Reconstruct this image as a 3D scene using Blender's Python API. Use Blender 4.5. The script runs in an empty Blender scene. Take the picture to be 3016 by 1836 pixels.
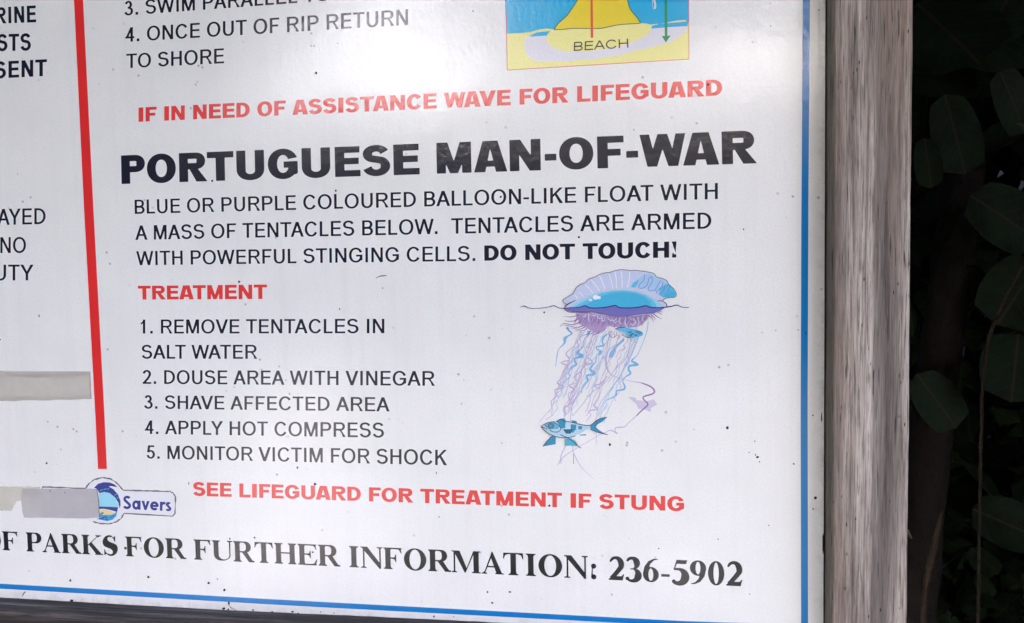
import bpy, bmesh, math, random
import numpy as np
from mathutils import Vector, Matrix, noise
from mathutils.geometry import tessellate_polygon
random.seed(7)
RNG = np.random.RandomState(11)
SC = bpy.context.scene
COL = SC.collection

# ------------------------------------------------------------------ camera
PW, PH, FPX = 3016.0, 1836.0, 3000.0
CX, CY = PW / 2, PH / 2
VP1, VP2 = (-14919.9, 70.03), (744.77, 38923.8)
d1 = np.array([VP1[0], VP1[1], FPX]); r1 = -d1 / np.linalg.norm(d1)
d2 = np.array([VP2[0], VP2[1], FPX]); r2 = d2 / np.linalg.norm(d2)
r2 = r2 - (r1 @ r2) * r1; r2 /= np.linalg.norm(r2)
r3 = np.cross(r1, r2)
RW = np.array([r1, r3, -r2])
CAMP = np.array([0, 0, 1.45]) - RW @ np.array([0, 0, 1.2])


def at(u, v, Y=0.0):
    """point on the vertical plane y = Y for a point of the artwork measured on the photograph"""
    d = RW @ np.array([u - CX, v - CY, FPX])
    return CAMP + d * (Y - CAMP[1]) / d[1]


cam_d = bpy.data.cameras.new('camera')
cam = bpy.data.objects.new('camera', cam_d); COL.objects.link(cam)
cols = [RW @ np.array(a) for a in ((1, 0, 0), (0, -1, 0), (0, 0, -1))]
M = Matrix.Identity(4)
for j in range(3):
    for i in range(3):
        M[i][j] = cols[j][i]
M.translation = Vector(CAMP)
cam.matrix_world = M
cam_d.sensor_width = 36.0
cam_d.lens = FPX / PW * 36.0
cam_d.clip_start = 0.02
cam_d.clip_end = 2000
SC.camera = cam

# ------------------------------------------------------------------ light
SUN_EL, SUN_AZ = math.radians(36), math.radians(176)      # azimuth from +Y towards +X
w = bpy.data.worlds.new('World'); SC.world = w; w.use_nodes = True
nt = w.node_tree; nt.nodes.clear()
sky = nt.nodes.new('ShaderNodeTexSky'); sky.sky_type = 'NISHITA'; sky.sun_disc = False
sky.sun_elevation = SUN_EL; sky.sun_rotation = SUN_AZ
sky.air_density = 1.0; sky.dust_density = 4.0; sky.ozone_density = 1.5
bg = nt.nodes.new('ShaderNodeBackground'); bg.inputs[1].default_value = 0.15
wo = nt.nodes.new('ShaderNodeOutputWorld')
nt.links.new(sky.outputs[0], bg.inputs[0]); nt.links.new(bg.outputs[0], wo.inputs[0])
sl = bpy.data.lights.new('sun', 'SUN'); sl.energy = 5.0; sl.angle = math.radians(0.5); sl.color = (1, 0.97, 0.92)
sun = bpy.data.objects.new('sun', sl); COL.objects.link(sun)
sdir = Vector((math.sin(SUN_AZ) * math.cos(SUN_EL), math.cos(SUN_AZ) * math.cos(SUN_EL), math.sin(SUN_EL)))
sun.rotation_euler = (-sdir).to_track_quat('-Z', 'Y').to_euler()
SC.view_settings.view_transform = 'Standard'; SC.view_settings.look = 'None'
SC.view_settings.gamma = 1.0
SC.view_settings.exposure = 2.74
SC.view_settings.use_white_balance = True
SC.view_settings.white_balance_temperature = 6000
SC.view_settings.white_balance_tint = 17
SC.cycles.max_bounces = 6


# ------------------------------------------------------------------ helpers
def srgb(r, g, b):
    f = lambda c: (c / 255 / 12.92) if c / 255 <= 0.04045 else ((c / 255 + 0.055) / 1.055) ** 2.4
    return (f(r), f(g), f(b), 1)


def link(name, me, mat=None, parent=None, smooth=False):
    o = bpy.data.objects.new(name, me); COL.objects.link(o)
    if mat is not None:
        for m in (mat if isinstance(mat, (list, tuple)) else [mat]):
            me.materials.append(m)
    if parent is not None:
        o.parent = parent
    if smooth:
        me.polygons.foreach_set('use_smooth', [True] * len(me.polygons))
    return o


def mesh(name, verts, faces, mat=None, parent=None, smooth=False):
    me = bpy.data.meshes.new(name)
    me.from_pydata([tuple(map(float, v)) for v in verts], [], faces); me.update()
    return link(name, me, mat, parent, smooth)


def empty(name, label, cat, loc=(0, 0, 0), group=None):
    o = bpy.data.objects.new(name, None); COL.objects.link(o); o.location = loc
    o['label'] = label; o['category'] = cat
    if group:
        o['group'] = group
    return o


def tag(o, label, cat=None, kind=None, group=None):
    if label: o['label'] = label
    if cat: o['category'] = cat
    if kind: o['kind'] = kind
    if group: o['group'] = group
    return o


class NB:
    """small node builder"""
    def __init__(s, name):
        s.m = bpy.data.materials.new(name); s.m.use_nodes = True
        s.t = s.m.node_tree; s.t.nodes.clear()
        s.out = s.n('ShaderNodeOutputMaterial'); s.p = s.n('ShaderNodeBsdfPrincipled')
        s.t.links.new(s.p.outputs[0], s.out.inputs[0])
    def n(s, t, **k):
        q = s.t.nodes.new(t)
        for a, b in k.items(): setattr(q, a, b)
        return q
    def l(s, a, b): s.t.links.new(a, b)
    def set(s, **k):
        for a, b in k.items():
            s.p.inputs[a.replace('_', ' ')].default_value = b
    def noise(s, vec, scale, detail=4, rough=0.55, scl=None):
        if scl is not None:
            mp = s.n('ShaderNodeMapping'); mp.inputs['Scale'].default_value = scl
            s.l(vec, mp.inputs[0]); vec = mp.outputs[0]
        q = s.n('ShaderNodeTexNoise'); q.inputs['Scale'].default_value = scale
        q.inputs['Detail'].default_value = detail; q.inputs['Roughness'].default_value = rough
        s.l(vec, q.inputs['Vector']); return q.outputs['Fac']
    def ramp(s, fac, stops, interp='LINEAR'):
        q = s.n('ShaderNodeValToRGB'); q.color_ramp.interpolation = interp
        e = q.color_ramp.elements
        while len(e) < len(stops): e.new(0.5)
        for i, (p, c) in enumerate(stops):
            e[i].position = p; e[i].color = c if len(c) == 4 else (*c, 1)
        s.l(fac, q.inputs[0]); return q.outputs[0]
    def mix(s, fac, a, b, mode='MIX'):
        q = s.n('ShaderNodeMix', data_type='RGBA', blend_type=mode)
        for sock, v in ((q.inputs[0], fac), (q.inputs[6], a), (q.inputs[7], b)):
            if hasattr(v, 'is_linked'): s.l(v, sock)
            else: sock.default_value = v
        return q.outputs[2]
    def math(s, op, a, b=0.0):
        q = s.n('ShaderNodeMath', operation=op)
        for sock, v in ((q.inputs[0], a), (q.inputs[1], b)):
            if hasattr(v, 'is_linked'): s.l(v, sock)
            else: sock.default_value = v
        return q.outputs[0]
    def bump(s, h, strength, dist):
        q = s.n('ShaderNodeBump'); q.inputs['Strength'].default_value = strength
        q.inputs['Distance'].default_value = dist
        s.l(h, q.inputs['Height']); s.l(q.outputs[0], s.p.inputs['Normal'])
    def pos(s): return s.n('ShaderNodeNewGeometry').outputs['Position']
    def uv(s): return s.n('ShaderNodeTexCoord').outputs['UV']


_pc = {}


def ink(rgb, fade=0.0, gloss=0.10, spec=0.5):
    """printed, laminated surface: same glossy skin on every colour"""
    key = (rgb, fade, gloss)
    if key in _pc: return _pc[key]
    b = NB('print_%d_%d_%d' % rgb)
    c = srgb(*rgb)
    p = b.pos()
    n1 = b.noise(p, 9, 5, 0.6)
    n2 = b.noise(p, 420, 2, 0.5)
    c2 = tuple(min(1, x * 0.93 + 0.004) for x in c[:3]) + (1,)
    colr = b.mix(b.ramp(n1, [(0.35, (0, 0, 0)), (0.7, (1, 1, 1))]), c, c2)
    c3 = tuple(min(1, x * 0.90 + 0.006) for x in c[:3]) + (1,)
    colr = b.mix(b.ramp(n2, [(0.45, (0, 0, 0)), (0.75, (1, 1, 1))]), colr, c3)
    b.l(colr, b.p.inputs['Base Color'])
    # hazy, slightly scuffed lamination
    rg = b.ramp(b.noise(p, 14, 6, 0.65), [(0.3, (gloss - .02,) * 3), (0.75, (gloss + .05,) * 3)])
    b.l(rg, b.p.inputs['Roughness'])
    b.set(IOR=1.52)
    h = b.noise(p, 190, 3, 0.6, (1, 1, 0.6))
    h2 = b.noise(p, 26, 2, 0.5)
    b.bump(b.math('ADD', b.math('MULTIPLY', h, 0.55), b.math('MULTIPLY', h2, .8)), 0.30, 0.0011)
    _pc[key] = b.m
    return b.m


# ------------------------------------------------------------------ lettering: parametric glyphs
def ell(cx, cy, rx, ry, a0, a1, n=None, e=2.0):
    n = n or max(6, int(abs(a1 - a0) / 7))
    out = []
    for i in range(n + 1):
        t = math.radians(a0 + (a1 - a0) * i / n)
        c, s_ = math.cos(t), math.sin(t)
        out.append((cx + rx * math.copysign(abs(c) ** (2 / e), c), cy + ry * math.copysign(abs(s_) ** (2 / e), s_)))
    return out


def stroke(pts, a, b, prof=None):
    """outline of a path drawn with a pen a wide on verticals and b thick on horizontals"""
    P = [pts[0]]
    for q in pts[1:]:
        if math.hypot(q[0] - P[-1][0], q[1] - P[-1][1]) > 1e-5: P.append(q)
    P = np.array(P, float); n = len(P)
    L, R_ = [], []
    for i in range(n):
        if i == 0: t = P[1] - P[0]
        elif i == n - 1: t = P[-1] - P[-2]
        else:
            t0 = P[i] - P[i - 1]; t1 = P[i + 1] - P[i]
            t = t0 / np.linalg.norm(t0) + t1 / np.linalg.norm(t1)
        t = t / (np.linalg.norm(t) + 1e-9); nn = np.array([-t[1], t[0]])
        k = 1.0 if prof is None else prof(i / (n - 1))
        w_ = 0.5 * math.sqrt((a * nn[0]) ** 2 + (b * nn[1]) ** 2) * k
        L.append(tuple(P[i] + nn * w_)); R_.append(tuple(P[i] - nn * w_))
    return L + R_[::-1]


def rect(x0, y0, x1, y1): return [(x0, y0), (x1, y0), (x1, y1), (x0, y1)]


def sd_poly(px, py, pts):
    n = len(pts); d = np.full(px.shape, 1e9); wn = np.zeros(px.shape, int)
    for i in range(n):
        ax, ay = pts[i]; bx, by = pts[(i + 1) % n]
        ex, ey = bx - ax, by - ay
        L2 = ex * ex + ey * ey
        if L2 < 1e-14: continue
        t = np.clip(((px - ax) * ex + (py - ay) * ey) / L2, 0, 1)
        d = np.minimum(d, (px - ax - t * ex) ** 2 + (py - ay - t * ey) ** 2)
        cr = ex * (py - ay) - ey * (px - ax)
        wn += ((ay <= py) & (by > py) & (cr > 0)).astype(int)
        wn -= ((ay > py) & (by <= py) & (cr < 0)).astype(int)
    return np.where(wn != 0, 1, -1) * np.sqrt(d)


def contours(f, xs, ys):
    ny, nx = f.shape
    f = np.where(np.abs(f) < 1e-6, 1e-6, f)
    seg = {}
    def pt(e):
        k, j, i = e
        if k == 0:
            t = f[j, i] / (f[j, i] - f[j, i + 1]); return (xs[i] + t * (xs[i + 1] - xs[i]), ys[j])
        t = f[j, i] / (f[j, i] - f[j + 1, i]); return (xs[i], ys[j] + t * (ys[j + 1] - ys[j]))
    ins = f > 0
    cells = ins[:-1, :-1].astype(int) + ins[:-1, 1:] + ins[1:, :-1] + ins[1:, 1:]
    for j, i in zip(*np.where((cells > 0) & (cells < 4))):
        c = [ins[j, i], ins[j, i + 1], ins[j + 1, i + 1], ins[j + 1, i]]
        E = [(0, j, i), (1, j, i + 1), (0, j + 1, i), (1, j, i)]
        ex = [(E[k], c[k]) for k in range(4) if c[k] != c[(k + 1) % 4]]
        outs = [e for e, s in ex if s]; inn = [e for e, s in ex if not s]
        if len(outs) == 1: seg[outs[0]] = inn[0]
        else:
            for e in outs:
                k = E.index(e); seg[e] = E[(k + 1) % 4] if E[(k + 1) % 4] in inn else inn[0]
    loops = []
    while seg:
        s0 = next(iter(seg)); lp = []; e = s0
        while e in seg:
            lp.append(pt(e)); e = seg.pop(e)
        if len(lp) < 4: continue
        A = [lp[0]]
        for q in lp[1:]:
            if math.hypot(q[0] - A[-1][0], q[1] - A[-1][1]) > 0.004: A.append(q)
        ch = True
        while ch and len(A) > 4:
            ch = False; B = []; i = 0; n = len(A)
            skip = False
            for i in range(n):
                p, q, r = A[i - 1], A[i], A[(i + 1) % n]
                dx, dy = r[0] - p[0], r[1] - p[1]; L = math.hypot(dx, dy)
                dist = abs(dx * (q[1] - p[1]) - dy * (q[0] - p[0])) / (L + 1e-9)
                if not skip and dist < 0.0016 and L < 1.2:
                    ch = True; skip = True; continue
                skip = False; B.append(q)
            A = B
        if len(A) >= 3: loops.append(A)
    return loops


def bowl(x0, xr, y0, y1, a, b, k=1.0, e=2.1):
    ry = (y1 - y0 - b) / 2; xe = xr - a / 2
    rx = min((xe - x0) * 0.96, ry * 1.15 * k); xs = xe - rx; cy = (y0 + y1) / 2
    return stroke([(x0, y1 - b / 2)] + ell(xs, cy, rx, ry, 90, -90, e=e) + [(x0, y0 + b / 2)], a, b)


# sans: ink width (cap heights), left bearing, right bearing for light and heavy cuts
SW = dict(A=(.93, .0, .0), B=(.75, .10, .06), C=(.91, .07, .05), D=(.83, .11, .07), E=(.72, .11, .06), F=(.67, .11, .05),
          G=(.93, .07, .08), H=(.79, .11, .11), I=(.13, .13, .13), K=(.83, .10, .0), L=(.62, .10, .05), M=(.96, .10, .10),
          N=(.79, .105, .105), O=(.98, .065, .065), P=(.77, .105, .06), R=(.87, .11, .02), S=(.80, .06, .06), T=(.79, .03, .03),
          U=(.79, .11, .11), V=(.92, .0, .0), W=(1.30, .01, .01), Y=(.91, .0, .0))
SW.update({'1': (.34, .14, .26), '2': (.66, .04, .07), '3': (.65, .06, .06), '4': (.68, .02, .06), '5': (.65, .06, .06),
           '.': (.14, .12, .12), '-': (.36, .05, .05), ' ': (.0, .19, .19), '!': (.14, .13, .13), ':': (.14, .13, .13)})
HW = dict(A=(1.09, .0, .0), B=(.96, .08, .05), C=(1.0, .045, .04), D=(.97, .07, .045), E=(.88, .08, .04), F=(.83, .08, .02),
          G=(1.06, .05, .06), H=(1.0, .08, .08), I=(.36, .09, .09), L=(.84, .08, .02), M=(1.15, .08, .08), N=(1.0, .08, .08),
          O=(1.08, .04, .04), P=(.90, .08, .03), R=(1.04, .08, .0), S=(.95, .03, .03), T=(.97, .02, .02), U=(1.0, .08, .08),
          V=(1.09, .0, .0), W=(1.40, .0, .0), Y=(1.1, 0, 0))
HW.update({'-': (.37, .05, .05), ' ': (0, .225, .225), '!': (.30, .08, .08), '.': (.28, .09, .09)})


def g_sans(ch, w, a, b):
    o = .012
    if ch == 'A':
        if a > .2:
            tt = .245; cx = w / 2; bt = .17; bh = b * .92
            xl = lambda y: a * 1.12 + (cx - a * 1.12) * y / .76
            return [('+', [(0, 0), (cx - tt, 1), (cx + tt, 1), (w, 0)]), ('-', [(a * 1.12, -.3), (a * 1.12, 0), (xl(bt), bt), (w - xl(bt), bt), (w - a * 1.12, 0), (w - a * 1.12, -.3)]),
                    ('-', [(xl(bt + bh), bt + bh), (cx, .76), (w - xl(bt + bh), bt + bh)])]
        da = a * 1.08; s = .5 * da
        return [('+', [(0, 0), (da, 0), (w / 2 + s, 1), (w / 2 - s, 1)]), ('+', [(w, 0), (w - da, 0), (w / 2 - s, 1), (w / 2 + s, 1)]),
                ('+', [(da * .3 + w * .12, .275), (w - da * .3 - w * .12, .275), (w - da * .3 - w * .17, .275 + b), (da * .3 + w * .17, .275 + b)])]
    if ch == 'B':
        return [('+', rect(0, 0, a, 1)), ('+', bowl(a * .5, w * .955, .5 - b * .42, 1, a, b, .95)), ('+', bowl(a * .5, w, 0, .5 + b * .42, a, b, 1))]
    if ch == 'C':
        return [('+', stroke(ell(w * .515, .5, w * .515 - a / 2, .5 - b / 2 + o, 33, 331), a, b))]
    if ch == 'D':
        return [('+', rect(0, 0, a, 1)), ('+', bowl(a * .5, w, 0, 1, a, b, .92))]
    if ch == 'E':
        return [('+', rect(0, 0, a, 1)), ('+', rect(a * .5, 0, w, b)), ('+', rect(a * .5, 1 - b, w * .98, 1)), ('+', rect(a * .5, .515 - b / 2, w * .94, .515 + b / 2))]
    if ch == 'F':
        return [('+', rect(0, 0, a, 1)), ('+', rect(a * .5, 1 - b, w, 1)), ('+', rect(a * .5, .49 - b / 2, w * .88, .49 + b / 2))]
    if ch == 'G':
        bt = .40 if a < .2 else .37
        return [('+', ell(w * .51, .5, w * .51, .5 + o, 0, 354, 60, 2.1)), ('-', ell(w * .51, .5, w * .51 - a, .5 + o - b, 0, 354, 60, 2.15)),
                ('-', [(w * .55, bt), (w * 1.2, bt), (w * 1.2, .74), (w - a * .9, .665), (w * .55, .60)]),
                ('+', rect(w * .53, bt, w, bt + b)), ('+', [(w - a, .20), (w - a * .5, .12), (w - .01, .165), (w, .20), (w, bt + b), (w - a, bt + b)])]
    if ch == 'H':
        return [('+', rect(0, 0, a, 1)), ('+', rect(w - a, 0, w, 1)), ('+', rect(a * .5, .525 - b / 2, w - a * .5, .525 + b / 2))]
    if ch == 'I':
        return [('+', rect(0, 0, w, 1))]
    if ch == 'K':
        t = a * 1.3
        return [('+', rect(0, 0, a, 1)), ('+', [(a * .6, .31), (a * .6, .50), (w - t, 1), (w - .02, 1)]), ('+', [(a + .13, .50), (a + .23, .64), (w, 0), (w - t, 0)])]
    if ch == 'L':
        return [('+', rect(0, 0, a, 1)), ('+', rect(a * .5, 0, w, b))]
    if ch == 'M':
        t = a * 1.35 if a < .2 else a * 1.12
        q = a * .8
        return [('+', rect(0, 0, a * .93, 1)), ('+', rect(w - a * .93, 0, w, 1)), ('+', [(0, 1), (t, 1), (w / 2 + q / 2, 0), (w / 2 - q / 2, 0)]),
                ('+', [(w, 1), (w - t, 1), (w / 2 - q / 2, 0), (w / 2 + q / 2, 0)])]
    if ch == 'N':
        t = a * 1.07
        return [('+', rect(0, 0, a * .94, 1)), ('+', rect(w - a * .94, 0, w, 1)), ('+', [(0, 1), (t, 1), (w, 0), (w - t, 0)])]
    if ch == 'O':
        return [('+', ell(w / 2, .5, w / 2, .5 + o, 0, 354, 60, 2.1)), ('-', ell(w / 2, .5, w / 2 - a, .5 + o - b, 0, 354, 60, 2.15))]
    if ch == 'P':
        return [('+', rect(0, 0, a, 1)), ('+', bowl(a * .5, w, .41 - b * .05, 1, a, b, .95))]
    if ch == 'R':
        t = a * 1.22
        leg = [(w * .36, .45), (w * .36 + t * .75, .46), (w, 0), (w - t, 0)] if a > .2 else \
            [(w * .43, .44), (w * .47 + t * .62, .47), (w * .80, .25), (w, 0), (w - t, 0), (w * .655, .24), (w * .50, .41)]
        return [('+', rect(0, 0, a, 1)), ('+', bowl(a * .5, w * .93, .43, 1, a, b, .95)), ('+', leg)]
    if ch == 'S':
        u = .5 - b / 2 + o
        ry1, ry2 = .245 - b * .28, .285 - b * .28
        cy1, cy2 = 1 + o - b / 2 - ry1, -o + b / 2 + ry2
        rx1, rx2 = w * .475 - a / 2, w * .5 - a / 2
        top = ell(w * .495, cy1, rx1, ry1, 14, 236)
        bot = ell(w * .5, cy2, rx2, ry2, 56, -166)
        return [('+', stroke(top + bot, a, b * 1.02))]
    if ch == 'T':
        return [('+', rect(0, 1 - b, w, 1)), ('+', rect(w / 2 - a / 2, 0, w / 2 + a / 2, 1 - b * .4))]
    if ch == 'U':
        r = w / 2 - a / 2
        return [('+', stroke([(a / 2, 1), (a / 2, .8), (a / 2, .6)] + ell(w / 2, .37, r, .37 - b / 2 + o, 180, 360, e=2.15) + [(w - a / 2, .6), (w - a / 2, .8), (w - a / 2, 1)], a, b))]
    if ch == 'V':
        t = a * 1.1; s = .5 * t
        return [('+', [(0, 1), (t, 1), (w / 2 + s, 0), (w / 2 - s, 0)]), ('+', [(w, 1), (w - t, 1), (w / 2 - s, 0), (w / 2 + s, 0)])]
    if ch == 'W':
        t = a * 1.06 if a < .2 else a * .98
        s = .46 * t; q = w * .27
        P = lambda x0, x1: [(x0 - s, 1), (x0 + s, 1), (x1 + s, 0), (x1 - s, 0)]
        return [('+', P(s, q)), ('+', P(w / 2, q)), ('+', P(w / 2, w - q)), ('+', P(w - s, w - q))]
    if ch == 'Y':
        t = a * 1.2
        return [('+', rect(w / 2 - a / 2, 0, w / 2 + a / 2, .43)), ('+', [(0, 1), (t, 1), (w / 2 + a / 2, .42), (w / 2 - a / 2, .42)]),
                ('+', [(w, 1), (w - t, 1), (w / 2 - a / 2, .42), (w / 2 + a / 2, .42)])]
    if ch == '1':
        return [('+', rect(w - a, 0, w, 1)), ('+', [(0, .75), (0, .75 - b * .95), (w * .5, .74), (w - a * .5, .86), (w - a * .3, 1), (w - a * .8, 1), (w * .4, .85)])]
    if ch == '2':
        arc = ell(w * .49, .72, w * .49 - a / 2, .28 - b / 2 + o, 172, -28)
        return [('+', stroke(arc + [(w * .62, .40), (w * .30, .18), (w * .12, .04)], a, b)), ('+', rect(0, 0, w, b))]
    if ch == '3':
        return [('+', stroke(ell(w * .47, .745, w * .43 - a / 2, .255 - b / 2 + o, 165, -72) + [(w * .40, .525)], a, b)),
                ('+', stroke([(w * .40, .525)] + ell(w * .48, .285, w * .52 - a / 2, .285 - b / 2 + o, 72, -168), a, b))]
    if ch == '4':
        return [('+', rect(w * .66 - a / 2 + .03, 0, w * .66 + a / 2 + .03, 1)), ('+', rect(0, .235, w, .235 + b)),
                ('+', [(0, .235), (a * 1.05, .235), (w * .66 + a * .2, .88), (w * .66 + a / 2, 1), (w * .66 - a * .35, 1)])]
    if ch == '5':
        return [('+', rect(w * .20, 1 - b, w * .93, 1)), ('+', [(w * .05, .48), (w * .05 + a, .48), (w * .20 + a, 1), (w * .18, 1)]),
                ('+', stroke([(w * .05 + a * .5, .49)] + ell(w * .49, .32, w * .51 - a / 2, .33 - b / 2, 128, -168), a, b))]
    if ch == '.': return [('+', rect(0, 0, w, w * 1.0))]
    if ch == ':': return [('+', rect(0, 0, w, w)), ('+', rect(0, .55, w, .55 + w))]
    if ch == '-': return [('+', rect(0, .30, w, .30 + b))]
    if ch == '!': return [('+', [(w * .2, .29), (w * .8, .29), (w, 1), (0, 1)]), ('+', rect(0.02, 0, w - .02, .21))]
    return []


TW = dict(F=(.86, .03, .05), P=(.86, .03, .04), A=(1.02, .01, .01), R=(1.06, .03, .0), K=(1.10, .03, .01), S=(.68, .07, .06), O=(1.05, .05, .05),
          U=(1.02, .02, .02), T=(.92, .035, .035), H=(1.09, .03, .03), E=(.92, .03, .05), I=(.52, .03, .03), N=(1.03, .03, .03), M=(1.34, .02, .02))
TW.update({'2': (.68, .03, .03), '3': (.64, .03, .06), '6': (.68, .04, .04), '5': (.66, .04, .05), '9': (.68, .04, .04), '0': (.68, .035, .035),
           '-': (.36, .06, .06), ':': (.24, .12, .12), ' ': (0, .185, .185)})


def g_serif(ch, w, a, b):
    h, o = .066, .018

    def stem(x, wd=a, top=True, bot=True, sl=.085, sr=.085):
        out = [('+', rect(x, 0, x + wd, 1))]
        for on, y, sgn in ((top, 1, -1), (bot, 0, 1)):
            if on:
                out += [('+', [(x - sl, y), (x - sl, y + sgn * h * .7), (x - sl * .3, y + sgn * h * 1.0), (x, y + sgn * h * 2.1), (x + wd, y + sgn * h * 2.1),
                               (x + wd + sr * .3, y + sgn * h * 1.0), (x + wd + sr, y + sgn * h * .7), (x + wd + sr, y)])]
        return out

    def ser(xc, y, hw, sgn):
        return [('+', [(xc - hw, y), (xc - hw, y + sgn * h * .75), (xc - hw * .3, y + sgn * h), (xc, y + sgn * h * 1.9), (xc + hw * .3, y + sgn * h), (xc + hw, y + sgn * h * .75), (xc + hw, y)])]
    if ch == 'F' or ch == 'E':
        out = stem(.085) + [('+', rect(.2, 1 - h, w, 1)), ('+', [(w - .05, 1), (w + .005, .74), (w - .03, .74), (w - .13, .92), (w - .30, 1 - h), (w - .3, 1)]),
                            ('+', rect(.2, .49, w * .62, .49 + h)), ('+', [(w * .70, .33), (w * .70, .70), (w * .66, .70), (w * .60, .56), (w * .45, .535), (w * .45, .49), (w * .60, .46), (w * .66, .33)])]
        if ch == 'E':
            out += [('+', rect(.2, 0, w, h)), ('+', [(w - .04, 0), (w + .04, .30), (w + .0, .30), (w - .13, .09), (w - .32, h), (w - .32, 0)])]
        return out
    if ch == 'P':
        return stem(.085) + [('+', bowl(.2, w, .44, 1, a * 1.02, h, .95))]
    if ch == 'R':
        return stem(.085) + [('+', bowl(.2, w * .84, .46, 1, a * 1.02, h, .95)), ('+', [(w * .40, .49), (w * .64, .50), (w * .90, .09), (w, h), (w, 0), (w - a * 1.12, 0)])]
    if ch == 'A':
        return [('+', [(.10, .02), (.155, .02), (w * .49, .86), (w * .46, .99)]), ('+', [(w - .08, .03), (w - .08 - a * 1.06, .03), (w * .40, .83), (w * .46, 1.02), (w * .50, 1.02)]),
                ('+', rect(.24, .30, w * .68, .30 + h))] + ser(.125, 0, .13, 1) + ser(w - .08 - a * .5, 0, .20, 1)
    if ch == 'K':
        return stem(.085) + [('+', [(.28, .40), (.28, .46), (w * .80, .98), (w * .85, .98)]), ('+', [(w * .36, .48), (w * .47, .64), (w * .97, .03), (w * .97 - a * 1.25, .03)])] \
            + ser(w * .82, 1, .16, -1) + ser(w * .97 - a * .62, 0, .22, 1)
    if ch == 'S':
        ry1, ry2 = .235, .25
        top = ell(w * .46, 1 + o - h / 2 - ry1, w * .44 - a * .34, ry1, 62, 232)
        bot = ell(w * .50, -o + h / 2 + ry2, w * .48 - a * .36, ry2, 52, -122)
        pts = top + bot
        def pr(t): return 1 + 2.3 * math.exp(-((t - .5) / .19) ** 2)
        return [('+', stroke(pts, a * .55, h * 1.35, pr)), ('+', [(w * .86, .69), (w * .90, .69), (w * .92, 1.0), (w * .87, 1.0), (w * .80, .92), (w * .60, 1.0), (w * .60, .965), (w * .74, .88)]),
                ('+', [(0, 0), (.04, 0), (w * .14, .07), (w * .36, -.0), (w * .36, .05), (w * .14, .16), (w * .06, .32), (.01, .32)])]
    if ch == 'O' or ch == '0':
        aa = a * 1.06 if ch == 'O' else a * .92
        return [('+', ell(w / 2, .5, w / 2, .5 + o, 0, 354, 60)), ('-', ell(w / 2, .5, w / 2 - aa, .5 + o - h, 0, 354, 60))]
    if ch == 'U':
        r = (w - .09 - a * .5 - .085 - a / 2) / 2 + .045
        x0 = .085 + a / 2; x1 = w - .12
        L = [(x0, .98), (x0, .7), (x0, .45)] + ell((x0 + x1) / 2, .30, (x1 - x0) / 2, .30 - h + o, 180, 360) + [(x1, .45), (x1, .7), (x1, .98)]
        def pr(t): return 1.0 if t < .35 else (1 - .72 * min(1, (t - .35) / .3))
        return [('+', stroke(L, a, .11, pr))] + [('+', p[1]) for p in stem(.085, bot=False)[1:]] + ser(x1, 1, .14, -1)
    if ch == 'T':
        return stem(w / 2 - a / 2, top=False, sl=.10, sr=.10) + [('+', rect(.02, 1 - h, w - .02, 1)), ('+', [(0, .72), (.035, .72), (.11, .89), (.25, 1 - h), (.25, 1), (.02, 1)]),
                                                               ('+', [(w, .72), (w - .035, .72), (w - .11, .89), (w - .25, 1 - h), (w - .25, 1), (w - .02, 1)])]
    if ch == 'H':
        return stem(.085) + stem(w - .085 - a) + [('+', rect(.2, .5, w - .2, .5 + h))]
    if ch == 'I':
        return stem(w / 2 - a / 2, sl=.10, sr=.10)
    if ch == 'N':
        t = .075
        return [('+', rect(.115, 0, .115 + t, .95)), ('+', rect(w - .14, 0, w - .14 + t, 1)), ('+', [(.02, 1), (.02 + a * 1.25, 1), (w - .09, .22), (w - .09, -.02), (w - .13, -.02)]),
                ('+', rect(.0, 1 - h * .8, .2, 1))] + ser(.14, 0, .14, 1) + ser(w - .115, 1, .14, -1)
    if ch == 'M':
        t = .075
        return [('+', rect(.10, 0, .10 + t, .97)), ('+', rect(w - .085 - a, 0, w - .085, 1)), ('+', [(.10, 1), (.10 + a * 1.12, 1), (w * .52, .22), (w * .47, 0), (w * .45, 0)]),
                ('+', [(w - .085 - a * .7, 1), (w - .085 - a, 1), (w * .45, 0), (w * .475, 0), (w * .52, .12)]), ('+', rect(0, 1 - h * .8, .2, 1)), ('+', rect(w - .2, 1 - h * .8, w, 1))] \
            + ser(.125, 0, .125, 1) + ser(w - .085 - a / 2, 0, .21, 1)
    if ch == '2':
        def pr(t): return .35 + 1.15 * min(1, t / .35) if t < .6 else 1.5 - .5 * (t - .6)
        return [('+', stroke(ell(w * .46, .68, w * .36, .30, 160, -20) + [(w * .60, .40), (w * .30, .16), (w * .16, .08)], a * .70, h * 1.4, pr)),
                ('+', [(0, 0), (w * .90, 0), (w, .28), (w * .94, .28), (w * .84, .185), (w * .25, .17), (0, .04)])]
    if ch == '3':
        def pr(t): return .4 + 1.1 * math.sin(math.pi * min(1, t * 1.0)) ** 1
        return [('+', stroke(ell(w * .42, .755, w * .34, .235, 158, -70) + [(w * .36, .52)], a * .8, h * 1.6, pr)),
                ('+', stroke([(w * .30, .52)] + ell(w * .42, .27, w * .43, .265, 75, -140), a * .85, h * 1.8, pr)), ('+', ell(w * .12, .10, .085, .08, 0, 350, 16))]
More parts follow.
